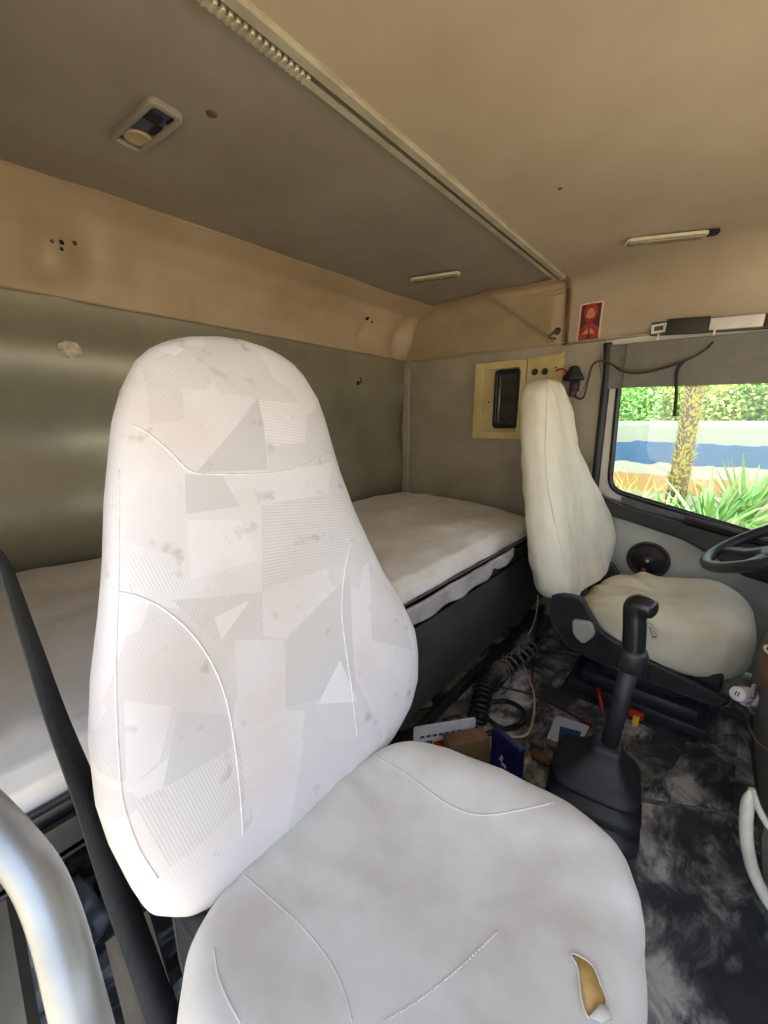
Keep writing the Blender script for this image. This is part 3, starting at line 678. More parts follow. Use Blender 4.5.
def cushion_mesh(off, seed, wr=1.0, cx=-.185, cy=.385, A=.285, B=.268, bol=.022, back=.03, taper=.09):
    """plan outline is a soft superellipse, wider at the front; rings go from the middle of the top out and down"""
    prof = [(0.02, .0), (.15, 0), (.3, 0), (.45, 0), (.58, 0), (.7, 0), (.78, -.001), (.85, -.004), (.9, -.009), (.94, -.017), (.97, -.03), (.99, -.05), (1.0, -.075), (1.0, -.10), (.995, -.125), (.985, -.15), (.965, -.172), (.93, -.185), (.8, -.19), (.5, -.19), (.1, -.19)]
    n = 128; rings = []
    for s, dz in prof:
        ring = []
        for k in range(n):
            a = 2 * PI * k / n; c, si = math.cos(a), math.sin(a)
            x = A * math.copysign(abs(c) ** (2 / (2.8 if c > 0 else 3.8)), c); y = B * math.copysign(abs(si) ** (2 / 3.2), si)
            y *= 1 + taper * (x / A) - .03 * max(0, -x / A)
            X, Y = x * s, y * s
            top = max(0, 1 + dz / .19)
            z = .462 + dz
            # bolsters at both sides, sag in the middle, roll at the front
            ey = abs(Y) / B
            z += top * (bol * math.exp(-((ey - .78) / .2) ** 2) - .012 * math.exp(-(ey / .5) ** 2) * math.exp(-((X + .05) / .2) ** 2))
            z += top * .014 * math.exp(-((X - .17) / .09) ** 2) - back * top * max(0, -(X + .1) / .18)
            if dz < -.03: z += .03 * max(0, -x / A) * (-dz / .19)
            P = (X, Y, z)
            q = wr * (.007 * nz(P, 5, seed) + .004 * nz((X * 1.0, Y * 2.2, z), 13, seed + 2) * (1 if s > .3 else s))
            z += q * top
            if wr > 1.6: z += top * .007 * math.sin(X * 34 + Y * 52 + 3 * nz((X, Y, 0), 6, 3)) * max(0, min(1, (-X + .08) / .2)) * min(1, s * 2); z += top * .016 * math.exp(-((X - .14) / .11) ** 2)
            rr = 1 + wr * (.012 * nz((X, Y, 0), 7, seed + 4) + .012 * nz((X * 2, Y * 2, z * .5), 10, seed + 5)) * min(1, -dz / .05)
            ring.append(Vector((cx + X * rr, cy + Y * rr, z)) + off)
        rings.append(ring)
    return loft(rings)

def cover_material(polys, name='patch_cover'):
    """off-white cover cloth woven with angular patches, some of them ribbed; polys are convex patches in the backrest's own (y, z)"""
    m, nt, b = new_mat(name); N = nt.nodes; L = nt.links
    def math_(op, a, bb=None, c=None):
        n = N.new('ShaderNodeMath'); n.operation = op
        for i, v in enumerate((a, bb, c)):
            if v is None: continue
            if isinstance(v, (int, float)): n.inputs[i].default_value = v
            else: L.new(v, n.inputs[i])
        return n.outputs[0]
    def mixc(f, a, bb, mode='MIX'):
        n = N.new('ShaderNodeMix'); n.data_type = 'RGBA'; n.blend_type = mode
        for i, v in ((0, f), (6, a), (7, bb)):
            if isinstance(v, (int, float, tuple)): n.inputs[i].default_value = v
            else: L.new(v, n.inputs[i])
        return n.outputs[2]
    tc = N.new('ShaderNodeTexCoord'); sp = N.new('ShaderNodeSeparateXYZ'); L.new(tc.outputs['Object'], sp.inputs[0])
    y, z = sp.outputs['Y'], sp.outputs['Z']
    cb = N.new('ShaderNodeCombineXYZ'); L.new(y, cb.inputs[0]); L.new(z, cb.inputs[1]); cb.inputs[2].default_value = 1; v1 = cb.outputs[0]
    def dot(vec, c):
        n = N.new('ShaderNodeVectorMath'); n.operation = 'DOT_PRODUCT'; L.new(vec, n.inputs[0]); n.inputs[1].default_value = c; return n.outputs['Value']
    def rib_(angle, freq):
        d = dot(v1, (math.cos(angle), math.sin(angle), 0)); s = math_('SINE', math_('MULTIPLY', d, freq)); return math_('MULTIPLY_ADD', s, .5, .5)
    ribs = [rib_(.2, 1500), rib_(1.45, 1200), rib_(-.6, 1400)]
    # an even field of angular patches
    vo = N.new('ShaderNodeTexVoronoi'); vo.distance = 'CHEBYCHEV'; vo.inputs['Scale'].default_value = 6.5; vo.inputs['Randomness'].default_value = .9
    mp = N.new('ShaderNodeMapping'); mp.inputs['Rotation'].default_value = (0, 0, .5); L.new(v1, mp.inputs[0]); L.new(mp.outputs[0], vo.inputs['Vector'])
    wn_ = N.new('ShaderNodeSeparateColor'); L.new(vo.outputs['Color'], wn_.inputs[0])
    tone = math_('MULTIPLY_ADD', math_('GREATER_THAN', wn_.outputs[0], .62), -.09, .985)
    ribm = math_('MULTIPLY', math_('GREATER_THAN', wn_.outputs[1], .7), .5)
    height = math_('MULTIPLY', ribm, ribs[0])
    tone = math_('MULTIPLY_ADD', height, -.08, tone)
    for pts, val, rk in polys:
        pts = [Vector(p) for p in pts]; c = sum(pts, Vector((0, 0))) / len(pts); mask = None
        for i in range(len(pts)):
            a, q = pts[i], pts[(i + 1) % len(pts)]; nrm = Vector((-(q - a).y, (q - a).x)).normalized()
            if nrm.dot(c - a) < 0: nrm = -nrm
            d = dot(v1, (nrm.x, nrm.y, -nrm.dot(a))); mask = d if mask is None else math_('MINIMUM', mask, d)
        mask = math_('GREATER_THAN', mask, 0)
        t2 = val if rk is None else math_('MULTIPLY_ADD', ribs[rk], -.13, val + .03)
        tone = math_('ADD', math_('MULTIPLY', tone, math_('SUBTRACT', 1, mask)), math_('MULTIPLY', mask, t2))
        hh = 0.0 if rk is None else ribs[rk]
        height = math_('ADD', math_('MULTIPLY', height, math_('SUBTRACT', 1, mask)), math_('MULTIPLY', mask, hh))
    base = mixc(0, S(227, 223, 225), S(227, 223, 225))
    gr = N.new('ShaderNodeCombineColor'); [L.new(tone, gr.inputs[i]) for i in range(3)]
    col = mixc(1.0, base, gr.outputs[0], 'MULTIPLY')
    # grubby stains
    n = N.new('ShaderNodeTexNoise'); n.inputs['Scale'].default_value = 5; n.inputs['Detail'].default_value = 5; L.new(tc.outputs['Object'], n.inputs['Vector'])
    st_ = N.new('ShaderNodeMapRange'); st_.inputs['From Min'].default_value = .5; st_.inputs['From Max'].default_value = .8; L.new(n.outputs['Fac'], st_.inputs[0])
    col = mixc(math_('MULTIPLY', st_.outputs[0], .55), col, S(206, 186, 172))
    n3 = N.new('ShaderNodeTexNoise'); n3.inputs['Scale'].default_value = 21; n3.inputs['Detail'].default_value = 3; L.new(tc.outputs['Object'], n3.inputs['Vector'])
    n4 = N.new('ShaderNodeMapRange'); n4.inputs['From Min'].default_value = .64; n4.inputs['From Max'].default_value = .78; L.new(n3.outputs['Fac'], n4.inputs[0])
    col = mixc(math_('MULTIPLY', n4.outputs[0], .6), col, S(150, 132, 118))
    L.new(col, b.inputs['Base Color']); b.inputs['Roughness'].default_value = .62; b.inputs['Sheen Weight'].default_value = .15
    n2 = N.new('ShaderNodeTexNoise'); n2.inputs['Scale'].default_value = 14; n2.inputs['Detail'].default_value = 6; L.new(tc.outputs['Object'], n2.inputs['Vector'])
    hs = math_('MULTIPLY_ADD', height, .06, n2.outputs['Fac'])
    bp = N.new('ShaderNodeBump'); bp.inputs['Strength'].default_value = .28; bp.inputs['Distance'].default_value = .008; L.new(hs, bp.inputs['Height']); L.new(bp.outputs[0], b.inputs['Normal'])
    return m

def seat_base(t, off, full):
    """black moulded skirts, suspension and floor plate under a cushion"""
    P = lambda x, y, z: Vector((x, y, z)) + off
    for sy, nm in (((.125, 'side_skirt'), (.64, 'side_skirt')) if full else ((.16, 'side_skirt'), (.52, 'side_skirt'))):
        shape = round_poly([(-.525, .43), (-.415, .445), (-.335, .325), (-.18, .272), (.06, .222), (.03, .182), (-.13, .183), (-.335, .195), (-.45, .215), (-.525, .30)], .03, 4)
        y0 = sy
        s_ = build(nm, *plate(shape, [], .025, lambda u, v, w: P(u, y0 - w, v), .006), 'black', t, 'auto')
        if sy < .2:
            for q in ([(-.515, .42), (-.42, .435), (-.345, .32), (-.338, .203), (-.445, .225), (-.515, .305)], [(-.325, .312), (-.19, .266), (-.185, .192), (-.325, .203)], [(-.17, .262), (.045, .22), (.025, .19), (-.17, .192)]):
                build('moulded_rib', *tube([P(u, y0 - .025, v) for u, v in round_poly(q, .02, 4)], .0035, 6, True), 'rubber_blue', s_)
            build('recliner_knob', *plate(round_poly([(-.435, .352), (-.365, .362), (-.348, .315), (-.385, .262), (-.425, .29)], .018, 4), [], .022, lambda u, v, w: P(u, y0 - .027 - w, v), .006), 'plastic_grey', t, 'auto')
    build('seat_pan', *xf(box((-.42, .14, .20), (.03, .62 if full else .53, .292), .02), Matrix.Translation(off)), 'black', t, 'auto')
    build('suspension', *xf(merge(box((-.34, .2, .10), (-.06, .58, .205), .02), box((-.40, .17, .05), (-.01, .60, .105), .02), box((-.44, .15, .012), (.02, .61, .055), .008)), Matrix.Translation(off)), 'rubber_blue', t, 'auto')
    build('floor_plate', *xf(box((-.46, .12, .0), (-.005, .64, .014), .004), Matrix.Translation(off)), 'black_matte', t, 'auto')

# passenger seat in front
ps = thing('passenger_seat', (-.25, .385, 0), 'nearest truck seat in a patchwork white cover with a torn front corner', 'seat')
ZERO = Vector((0, 0, 0))
bv, bf = backrest_mesh(ZERO, 0, 1)
tmpb = BVHTree.FromPolygons(bv, bf)
def yzp(pix):
    out = []
    for p in pix:
        h = hit(tmpb, *p)
        if h is None: h = U(*p, 'X', -.6)
        out.append((h.y - .385, h.z))
    return out
polys = [(yzp(p), 1 - (1 - v) * 1.3, r) for p, v, r in (
    ([(140, 365), (185, 345), (232, 352), (182, 420), (150, 425)], .93, 0),
    ([(150, 345), (196, 340), (175, 356)], 1.02, None),
    ([(182, 388), (255, 398), (196, 468), (186, 450)], .97, None),
    ([(258, 398), (268, 470), (197, 472)], .83, None),
    ([(258, 400), (304, 404), (306, 442), (268, 446)], 1.02, 1),
    ([(268, 446), (332, 448), (310, 470), (268, 472)], .90, None),
    ([(185, 474), (222, 476), (240, 506), (186, 514)], .86, None),
    ([(240, 478), (332, 462), (328, 494), (262, 504), (242, 500)], 1.0, 0),
    ([(262, 506), (350, 492), (352, 560), (262, 590)], .93, 1),
    ([(118, 545), (190, 578), (178, 592), (118, 588)], 1.0, 0),
    ([(140, 480), (184, 476), (186, 560), (122, 540)], .95, None),
    ([(190, 580), (258, 560), (240, 520), (188, 520)], 1.02, None),
    ([(172, 600), (262, 592), (264, 655), (224, 650)], .90, 2),
    ([(214, 618), (250, 600), (222, 640)], 1.04, None),
    ([(285, 640), (350, 575), (356, 690), (286, 708)], .87, None),
    ([(318, 704), (340, 660), (358, 702)], 1.05, None),
    ([(178, 710), (232, 716), (240, 760), (160, 800)], .85, None),
    ([(132, 800), (240, 742), (246, 800), (170, 868)], .95, 0),
    ([(124, 700), (172, 706), (160, 760), (126, 790)], .99, None),
    ([(235, 640), (283, 640), (284, 708), (240, 740)], .96, None),
    ([(368, 560), (398, 600), (412, 650), (372, 640)], .93, 2),
)]
cov = cover_material(polys)
bo = build('backrest', bv, bf, cov, ps)
for pix in ([(119, 470), (119, 540), (118, 595), (116, 650), (116, 700), (119, 760), (124, 805), (140, 850), (158, 878)],
            [(119, 592), (140, 597), (165, 610), (190, 632), (210, 660), (225, 695), (234, 740), (240, 790), (243, 835)],
            [(134, 425), (150, 435), (170, 452), (190, 471), (215, 474), (250, 474), (290, 470), (332, 452)],
            [(352, 540), (345, 570), (342, 610), (346, 650), (352, 690), (357, 735)]):
    build('piping', *draw_on(tmpb, pix, .0015, lift=0), 'white_thread', bo)
cv, cf = cushion_mesh(Vector((0, 0, .012)), 3, 1.4, -.228, .337, .255, .29, .024, .006, .12)
M['cover_plain'] = mat('cover_plain', S(217, 214, 210), S(192, 184, 174), 5, .7, bump=.22, bscale=10, lo=.4, hi=.72, sheen=.15)
cu = build('cushion', cv, cf, 'cover_plain', ps)
cb_ = BVHTree.FromPolygons(cv, cf)
for pix in ([(236, 868), (270, 898), (300, 925), (330, 962), (345, 995), (352, 1022)], [(372, 755), (400, 770), (430, 792), (455, 808), (482, 815), (520, 810), (556, 802)], [(214, 948), (218, 975), (228, 1000), (240, 1022)]):
    build('piping', *draw_on(cb_, pix, .0014, lift=0), 'cover_plain', cu)
st_pts = [hit(cb_, p.x, p.y, .001) for p in spline([(384, 1022, 0), (420, 1000, 0), (460, 968, 0), (498, 932, 0)], 14)]
st_pts = [p for p in st_pts if p]
build('stitching', *merge(*[tube([st_pts[i], st_pts[i].lerp(st_pts[i + 1], .6)], .0009, 5) for i in range(len(st_pts) - 1)]), 'white_thread', cu)
def patch_on(bvh, pix, lift, th):
    """a thin patch that follows the surface: fan of the outline"""
    P = [hit(bvh, *p, lift) for p in pix]; c = hit(bvh, sum(p[0] for p in pix) / len(pix), sum(p[1] for p in pix) / len(pix), lift)
    V = P + [c]; n = len(P); return thick((V, [(i, (i + 1) % n, n) for i in range(n)]), (0, 0, -1), th)
tear_pix = [(571, 955), (580, 957), (592, 966), (600, 984), (606, 1004), (596, 1012), (588, 1018), (582, 1004), (579, 985), (577, 968)]
build('torn_foam', *patch_on(cb_, tear_pix, .0015, .006), 'foam', cu)
build('torn_edge', *tube([p for p in (hit(cb_, q.x, q.y, .002) for q in spline([(a, b, 0) for a, b in tear_pix], 4, True)) if p], .0012, 6, True), 'cover_plain', cu)
build('torn_flap', *patch_on(cb_, [(588, 1018), (598, 1006), (606, 1008), (609, 1018), (600, 1023)], .006, .004), 'cover_plain', cu)
seat_base(ps, ZERO, False)
# driver seat by the window
DO = Vector((.07, 1.47, .035))
ds = thing('driver_seat', (-.18, 1.855, 0), 'far truck seat in a plain cream cover by the door window', 'seat')
bv2, bf2 = backrest_mesh(DO, 1.0, 5, 1.5, .085, .075)
M['cream_drape'] = mat('cream_drape', S(240, 235, 216), S(220, 211, 186), 4, .7, bump=.3, bscale=7, lo=.4, hi=.75, stretch=(1.5, 2.4, .7))
b2 = build('backrest', bv2, bf2, 'cream_drape', ds)
tb2 = BVHTree.FromPolygons(bv2, bf2)
for pix in ([(548, 382), (546, 420), (546, 470), (554, 520), (564, 560), (568, 575)], [(560, 382), (575, 400), (580, 430), (590, 470), (600, 500)]):
    build('seam', *draw_on(tb2, pix, .0022), 'cream', b2)
cv2, cf2 = cushion_mesh(Vector((DO.x, DO.y, -.03)), 11, 2.0, bol=.0, back=.075)
c2 = build('cushion', cv2, cf2, 'cream', ds)
seat_base(ds, Vector((DO.x, DO.y, 0)), True)
g = U(650, 626, 'Y', 1.57)
build('height_lever', *tube(spline([g + Vector((-.05, .03, .01)), g + Vector((-.03, -.02, .005)), g, g + Vector((.02, -.03, -.02))], 4), .008, 8), 'plastic_grey', ds)

# ------------------------------------------------------------------ gear lever
GY = 1.10
gp = lambda x, y: U(x, y, 'Y', GY)
gb = gp(598, 830)
gl = thing('gear_lever', (gb.x, GY, 0), 'tall black gear lever with rubber gaiter between the two seats', 'gear lever')
def sq_ring(c, hx, hy, n=40, e=4.5, rot=.15):
    out = []
    for k in range(n):
        a = 2 * PI * k / n; cs, sn = math.cos(a), math.sin(a)
        x, y = hx * math.copysign(abs(cs) ** (2 / e), cs), hy * math.copysign(abs(sn) ** (2 / e), sn)
        out.append(Vector((c[0] + x * math.cos(rot) - y * math.sin(rot), c[1] + x * math.sin(rot) + y * math.cos(rot), c[2])))
    return out
top = gp(609, 742); sh = gp(633, 655); kn = gp(636, 606)
bcx, bcy = gp(592, 795).x, GY + .0
rings = []
for z, hx, hy, f in ((.0, .118, .112, 0), (.012, .122, .116, 0), (.062, .118, .112, 0), (.074, .092, .092, 0), (.084, .092, .092, 0), (.096, .115, .11, .0), (.104, .118, .112, 0), (.138, .114, .108, 0), (.15, .09, .09, 0), (.16, .09, .09, .0), (.172, .106, .104, 0), (.184, .108, .106, .02), (.192, .104, .102, .04), (.21, .086, .086, .2), (.25, .058, .058, .55), (.29, .038, .038, .85), (.305, .038, .038, .9), (.315, .026, .026, 1)):
    cx = bcx + (top.x - bcx) * f; rings.append(sq_ring((cx, bcy, z), hx, hy))
zsc = top.z / .315
rings = [[Vector((p.x, p.y, p.z * zsc)) for p in r] for r in rings]
build('gaiter', *loft(rings), 'rubber_blue', gl)
dirv = (kn - top).normalized()
build('shaft', *tube([top - dirv * .03, sh], .0215, 16), 'rubber_blue', gl)
build('collar', *xf(lathe([(.024, -.03), (.033, -.026), (.033, .02), (.029, .03), (.024, .032)], 20, dirv), Matrix.Translation(sh - dirv * .012)), 'black', gl)
build('grip', *tube(spline([sh, sh.lerp(kn, .5), kn - dirv * .012, kn + Vector((.010, 0, .004)), kn + Vector((.042, -.01, .003))], 6), [.026] * 12 + [.027, .0275, .028, .0285, .0285, .0285, .0285, .028, .0275, .0265, .0245, .021, .013][:13], 16), 'black_gloss', gl)

# ------------------------------------------------------------------ steering wheel and dashboard at the right edge
dash = thing('dashboard', (.5, 1.2, 0), 'dark grey dashboard console at the right edge of the picture', 'dashboard')
DCY0, DCY1 = .98, 1.62
prof = [(.25, .66), (.205, .585), (.172, .48), (.160, .38), (.162, .27), (.185, .16), (.23, .075), (.29, .03), (1.0, .03), (1.0, .70), (.4, .72)]
build('console', *plate(round_poly(prof, .02, 4), [], DCY1 - DCY0, lambda u, v, w: Vector((u, DCY0 + w, v)), .012), 'console', dash, 'auto')
build('fascia', *plate(round_poly([(.62, .35), (1.0, .3), (1.03, .8), (.8, .84), (.66, .78)], .04, 4), [], YF - YN - .12, lambda u, v, w: Vector((u, YN + .02 + w, v)), .02), 'dark_trim', dash, 'auto')
q = lambda x, y, Y=1.1: U(x, y, 'Y', Y)
build('panel_seam', *tube([Vector((.158, Y_, z_)) for Y_, z_ in ((DCY0 + .1, .30), (DCY0 + .25, .28), (DCY0 + .5, .30))], .003, 6), 'dark_hole', dash)
wc = Vector((.19, 1.80, .725)); R2 = .225; tilt = math.radians(32)
wx = Vector((math.cos(tilt), 0, math.sin(tilt))); wn2 = Vector((-math.sin(tilt), 0, math.cos(tilt)))
sw = thing('steering_wheel', wc - wn2 * .3, 'black steering wheel in front of the cream seat, cut by the right edge', 'steering wheel')
build('rim', *tube([wc + wx * (R2 * math.cos(a)) + Vector((0, 1, 0)) * (R2 * math.sin(a)) for a in np.linspace(0, 2 * PI, 64, False)], .019, 12, True), 'black', sw)
build('hub', *xf(lathe([(.06, -.05), (.09, -.02), (.095, .0), (.07, .012), (0, .016)], 28, wn2), Matrix.Translation(wc - wn2 * .025)), 'black', sw)
for a in (PI * .82, PI * 1.18, PI * .12, -PI * .12):
    e = wc + wx * ((R2 - .006) * math.cos(a)) + Vector((0, (R2 - .006) * math.sin(a), 0)); s0 = wc + wx * (.06 * math.cos(a)) + Vector((0, .06 * math.sin(a), 0)) - wn2 * .025
    build('spoke', *ribbon(spline([s0, s0.lerp(e, .5) - wn2 * .012, e], 6), (e - s0).cross(wn2), .045, .016), 'black', sw)
build('column', *tube([wc - wn2 * .06, wc - wn2 * .3 + Vector((.0, 0, -.0)), wc - wn2 * .3 + Vector((.09, 0, -.01))], [.045, .05, .055], 16), 'black_matte', sw)
# charger plug in the console, cup, grab hose
pcn = U(741, 694, 'Y', 1.27); pcn = Vector((.1, 1.27, pcn.z)); tip = U(738, 694, 'X', .115)
pl = thing('charger_plug', (.15, tip.y, tip.z - .03), 'round white phone charger plugged into the dark console', 'charger')
ax = Vector((-.42, -.8, .42)).normalized(); bs = tip - ax * .045
build('body', *lathe([(.019, 0), (.019, .01), (.0195, .045), (.017, .05), (0, .05)], 22, ax, bs), 'plastic_white', pl)
u_ = ax.cross(Vector((0, 0, 1))).normalized(); v_ = u_.cross(ax)
for s_ in (-.003, .003):
    fr3 = frame3(bs + ax * .0498 + u_ * s_, u_, v_); build('port', *plate(rrect(-.0014, -.006, .0014, .006, .0006), [], .0012, lambda u, v, w: fr3(u, v, -w) if u_.cross(v_).dot(ax) < 0 else fr3(u, v, w)), 'ink_grey', pl, False)
build('collar', *lathe([(.02, -.035), (.026, -.03), (.026, -.005), (.022, 0)], 20, ax, bs), 'plastic_pink', pl)
build('clamp', *merge(tube(spline([bs + Vector((.01, -.03, .02)), bs + Vector((.012, .0, .035)), bs + Vector((.02, .03, .02))], 5), .006, 8), tube(spline([bs + Vector((.005, -.03, -.005)), bs + Vector((.02, -.02, -.03)), bs + Vector((.03, .03, -.02))], 5), .005, 8)), 'steel', pl)
tag(build('charger_cable', *tube(spline([U(x, y, 'X', .157) for x, y in ((744, 706), (748, 722), (755, 738), (764, 748), (772, 752))], 8), .003, 8), 'pipe_grey'), 'thin grey cable hanging down the console below the charger', 'cable')
cp = U(784, 674, 'Y', 1.2)
ct = thing('cup', (cp.x, 1.22, cp.z - .045), 'reddish brown cup with pale rim at the right edge above the charger', 'cup')
build('body', *lathe([(.028, 0), (.034, .005), (.038, .085), (.036, .085), (.03, .01), (0, .008)], 24, (0, 0, 1), (cp.x, 1.22, cp.z - .045)), 'brown_rust', ct)
build('rim', *tube([(cp.x + .038 * math.cos(a), 1.22 + .038 * math.sin(a), cp.z + .04) for a in np.linspace(0, 2 * PI, 28, False)], .003, 6, True), 'cream_wire', ct)
hp = lambda x, y: U(x, y, 'Y', .90)
gh = thing('grab_bar', hp(752, 850), 'pale curved grab bar low on the console at the right edge', 'grab bar')
build('tube', *tube(spline([hp(750, 790), hp(747, 808), hp(746, 830), hp(749, 855), hp(757, 880), hp(776, 912), hp(810, 945)], 8), [.002, .0035, .005, .0065, .008, .009, .0097, .0103] + [.0105] * 41, 12), 'pale_tube', gh)
build('inner_tube', *tube(spline([hp(752, 800) + Vector((0, .03, 0)), hp(760, 822) + Vector((0, .03, 0)), hp(775, 845) + Vector((0, .03, 0)), hp(800, 868) + Vector((0, .03, 0))], 8), .006, 10), 'pale_tube', gh)

# ------------------------------------------------------------------ things on the floor between the seats
fl = lambda x, y, z=0.0: U(x, y, 'Z', z)
mp_ = [fl(x, y) for x, y in ((628, 802), (736, 819), (800, 980), (830, 1150), (600, 1150), (560, 900))]
tag(build('floor_mat', *plate(round_poly([(p.x, p.y) for p in mp_], .02, 3), [], .009, onZ(.0), .003), 'floor', smooth='auto'), 'dusty black rubber mat on the floor in front of the near seat', 'mat')
mp_ = [fl(x, y) for x, y in ((676, 765), (690, 735), (738, 735), (732, 812), (640, 798))]
tag(build('floor_mat', *plate(round_poly([(p.x, p.y) for p in mp_], .02, 3), [], .006, onZ(.0), .002), 'floor', smooth='auto'), 'black rubber mat beneath the front of the cream seat', 'mat')
# coiled air hose
hx = [fl(478, 712, .08), fl(484, 690, .08), fl(492, 676, .09), fl(505, 668, .10), fl(520, 656, .11), fl(532, 644, .13)]
hx[0].z = .05
def coil(path, r, turns, wire, dens=14):
    P = spline(path, 30); out = []; n = len(P); u = Vector((0, 0, 1))
    tot = turns * dens
    for i in range(tot + 1):
        t = i / tot * (n - 1); k = min(int(t), n - 2); p = P[k].lerp(P[k + 1], t - k); d = (P[k + 1] - P[k]).normalized()
        uu = (u - d * u.dot(d)).normalized(); ww = d.cross(uu); a = 2 * PI * i / dens
        out.append(p + (uu * math.cos(a) + ww * math.sin(a)) * r)
    return tube(out, wire, 6)
tag(build('air_hose', *coil(hx[:3], .032, 12, .0062), 'black_gloss'), 'tightly coiled black air hose on the floor beside the bunk', 'hose')
tag(build('air_hose', *coil([hx[2] + Vector((.01, .02, .01)), hx[3], hx[4], hx[5]], .036, 9, .0035), 'pipe_grey'), 'loosely stretched grey coil along the foot of the bunk panel', 'hose')
tag(build('floor_pipe', *tube([fl(492, 690, .03), fl(525, 655, .03), fl(540, 640, .05)], .016, 10), 'black_gloss'), 'straight black pipe lying under the stretched coil', 'pipe')
cc_ = fl(503, 714, .012)
ring = [cc_ + Vector((.075 * math.cos(a) + .006 * math.sin(3 * a), .075 * math.sin(a), .006 * math.sin(2 * a) + .004)) for a in np.linspace(0, 4 * PI * .98, 70)]
tag(build('cable_loop', *tube(ring + [fl(482, 735, .02), fl(476, 728, .02)], .009, 8), 'black_gloss'), 'thick black cable looped in a ring on the floor', 'cable')
tag(build('floor_cable', *tube(spline([fl(538, 595, .2), fl(536, 615, .12), fl(530, 632, .08), fl(519, 648, .05), fl(524, 666, .012), fl(533, 690, .012), fl(534, 712, .012), fl(528, 733, .012), fl(515, 737, .012), fl(508, 735, .015)], 8), .0042, 8), 'cream_wire'), 'thin cream cable snaking over the floor beside the cable ring', 'cable')
tag(build('floor_cable', *tube(spline([fl(500, 687, .008), fl(530, 694, .008), fl(560, 708, .008), fl(592, 726, .008)], 8), .0042, 8), 'maroon'), 'red cable lying straight across the floor behind the gear lever', 'cable')
tag(build('floor_cable', *tube(spline([fl(538, 612, .14), fl(534, 640, .06), fl(533, 668, .012), fl(531, 690, .01)], 8), .004, 8), 'maroon'), 'thin dark red cable running down beside the bunk panel', 'cable')
tag(build('red_rod', *tube([fl(598, 688, .10), fl(603, 712, .05)], .007, 8), 'red'), 'short upright red rod beside the gear lever shaft', 'rod')
# grey pipes under the bunk edge
tag(build('floor_bracket', *xf(box((-.03, -.2, 0), (.03, .2, .012), .004), Matrix.Translation((fl(445, 715).x, fl(445, 715).y, .012)) @ Matrix.Rotation(-.5, 4, 'Z')), 'pipe_grey', smooth='auto'), 'flat grey metal bracket lying on the floor below the bunk panel', 'bracket')
tag(build('floor_pipe', *tube([fl(405, 706, .04), fl(432, 704, .04)], .014, 10), 'pipe_grey'), 'short grey pipe end poking out below the bunk', 'pipe')
# blue and white carton panel
def flat_card(name, pix, z, th, m, lab, cat):
    P = [fl(x, y, z) for x, y in pix]; c = sum(P, Vector()) / len(P)
    to = lambda u, v, w: Vector((u, v, z + w))
    t = thing(name, (c.x, c.y, z), lab, cat)
    build('sheet', *plate(round_poly([(p.x, p.y) for p in P], .012, 4), [], th, to), m, t, 'auto')
    return t
t = flat_card('blue_card', [(556, 717), (590, 728), (574, 753), (545, 744)], .006, .008, 'paper_blue', 'white card printed with a blue block, lying behind the gaiter', 'card')
P = [fl(x, y, .015) for x, y in ((560, 726), (582, 732), (578, 739), (572, 739), (568, 744), (558, 740))]
build('printed_block', *plate([(p.x, p.y) for p in P], [], .001, onZ(.014)), 'ink_blue', t, False)
# leaflet, carton and phone box tucked beside the near seat
def upright(name, a, b, z0, z1, th, m, lab, cat, lean=(0, 0, 0)):
    a, b = Vector(a), Vector(b); d = (b - a); L = d.length; ux = Vector((d.x, d.y, 0)).normalized(); n = Vector((-ux.y, ux.x, 0)); uv = (Vector((0, 0, 1)) + Vector(lean)).normalized()
    t = thing(name, ((a + b) / 2).to_tuple()[:2] + (z0,), lab, cat)
    to = lambda u, v, w: Vector((a.x, a.y, z0)) + ux * u + uv * v + n * w
    build('board', *plate(rrect(0, 0, L, z1 - z0, .006), [], th, to, .0015), m, t, 'auto')
    return t, to, L
zt = .21
a, b = U(492, 728, 'Z', zt), U(520, 752, 'Z', zt)
t, to, L = upright('phone_box', a, b, .03, zt, .022, 'navy', 'flat navy blue box with red rim standing beside the near seat', 'box')
build('red_rim', *box((0, 0, 0), (L, .024, .006), .001), 'red', t, 'auto').matrix_basis = Matrix(((((b - a).x) / L, -((b - a).y) / L, 0, a.x - t.location.x), (((b - a).y) / L, ((b - a).x) / L, 0, a.y - t.location.y), (0, 0, 1, zt - .03), (0, 0, 0, 1)))
build('printed_mark', *merge(*[plate(r_, [], .001, lambda u, v, w: to(u, v, -w)) for r_ in ([(L * .34, .10), (L * .44, .098), (L * .44, .104), (L * .34, .106)], [(L * .42, .09), (L * .60, .088), (L * .58, .096), (L * .44, .098)], [(L * .38, .112), (L * .46, .108), (L * .47, .113), (L * .4, .118)])]), 'paper_blue', t, False)
a, b = U(414, 728, 'Z', .19), U(476, 718, 'Z', .19)
t, to, L = upright('leaflet', a, b, .05, .19, .006, 'paper', 'printed white leaflet standing against the near side of the floor clutter', 'leaflet')
build('printed_picture', *merge(plate([(.01, .02), (L * .3, .02), (L * .3, .085), (.01, .085)], [], .001, lambda u, v, w: to(u, v, -w))), 'ink_grey', t, False)
build('printed_photo', *plate([(L * .32, .02), (L * .5, .02), (L * .5, .08), (L * .32, .08)], [], .001, lambda u, v, w: to(u, v, -w)), 'red', t, False)
build('printed_line', *merge(*[plate([(L * .1 + k * .02, .098), (L * .1 + k * .02 + .014, .098), (L * .1 + k * .02 + .014, .106), (L * .1 + k * .02, .106)], [], .001, lambda u, v, w: to(u, v, -w)) for k in range(7)]), 'ink_grey', t, False)
a, b = U(450, 742, 'Z', .18), U(491, 734, 'Z', .18)
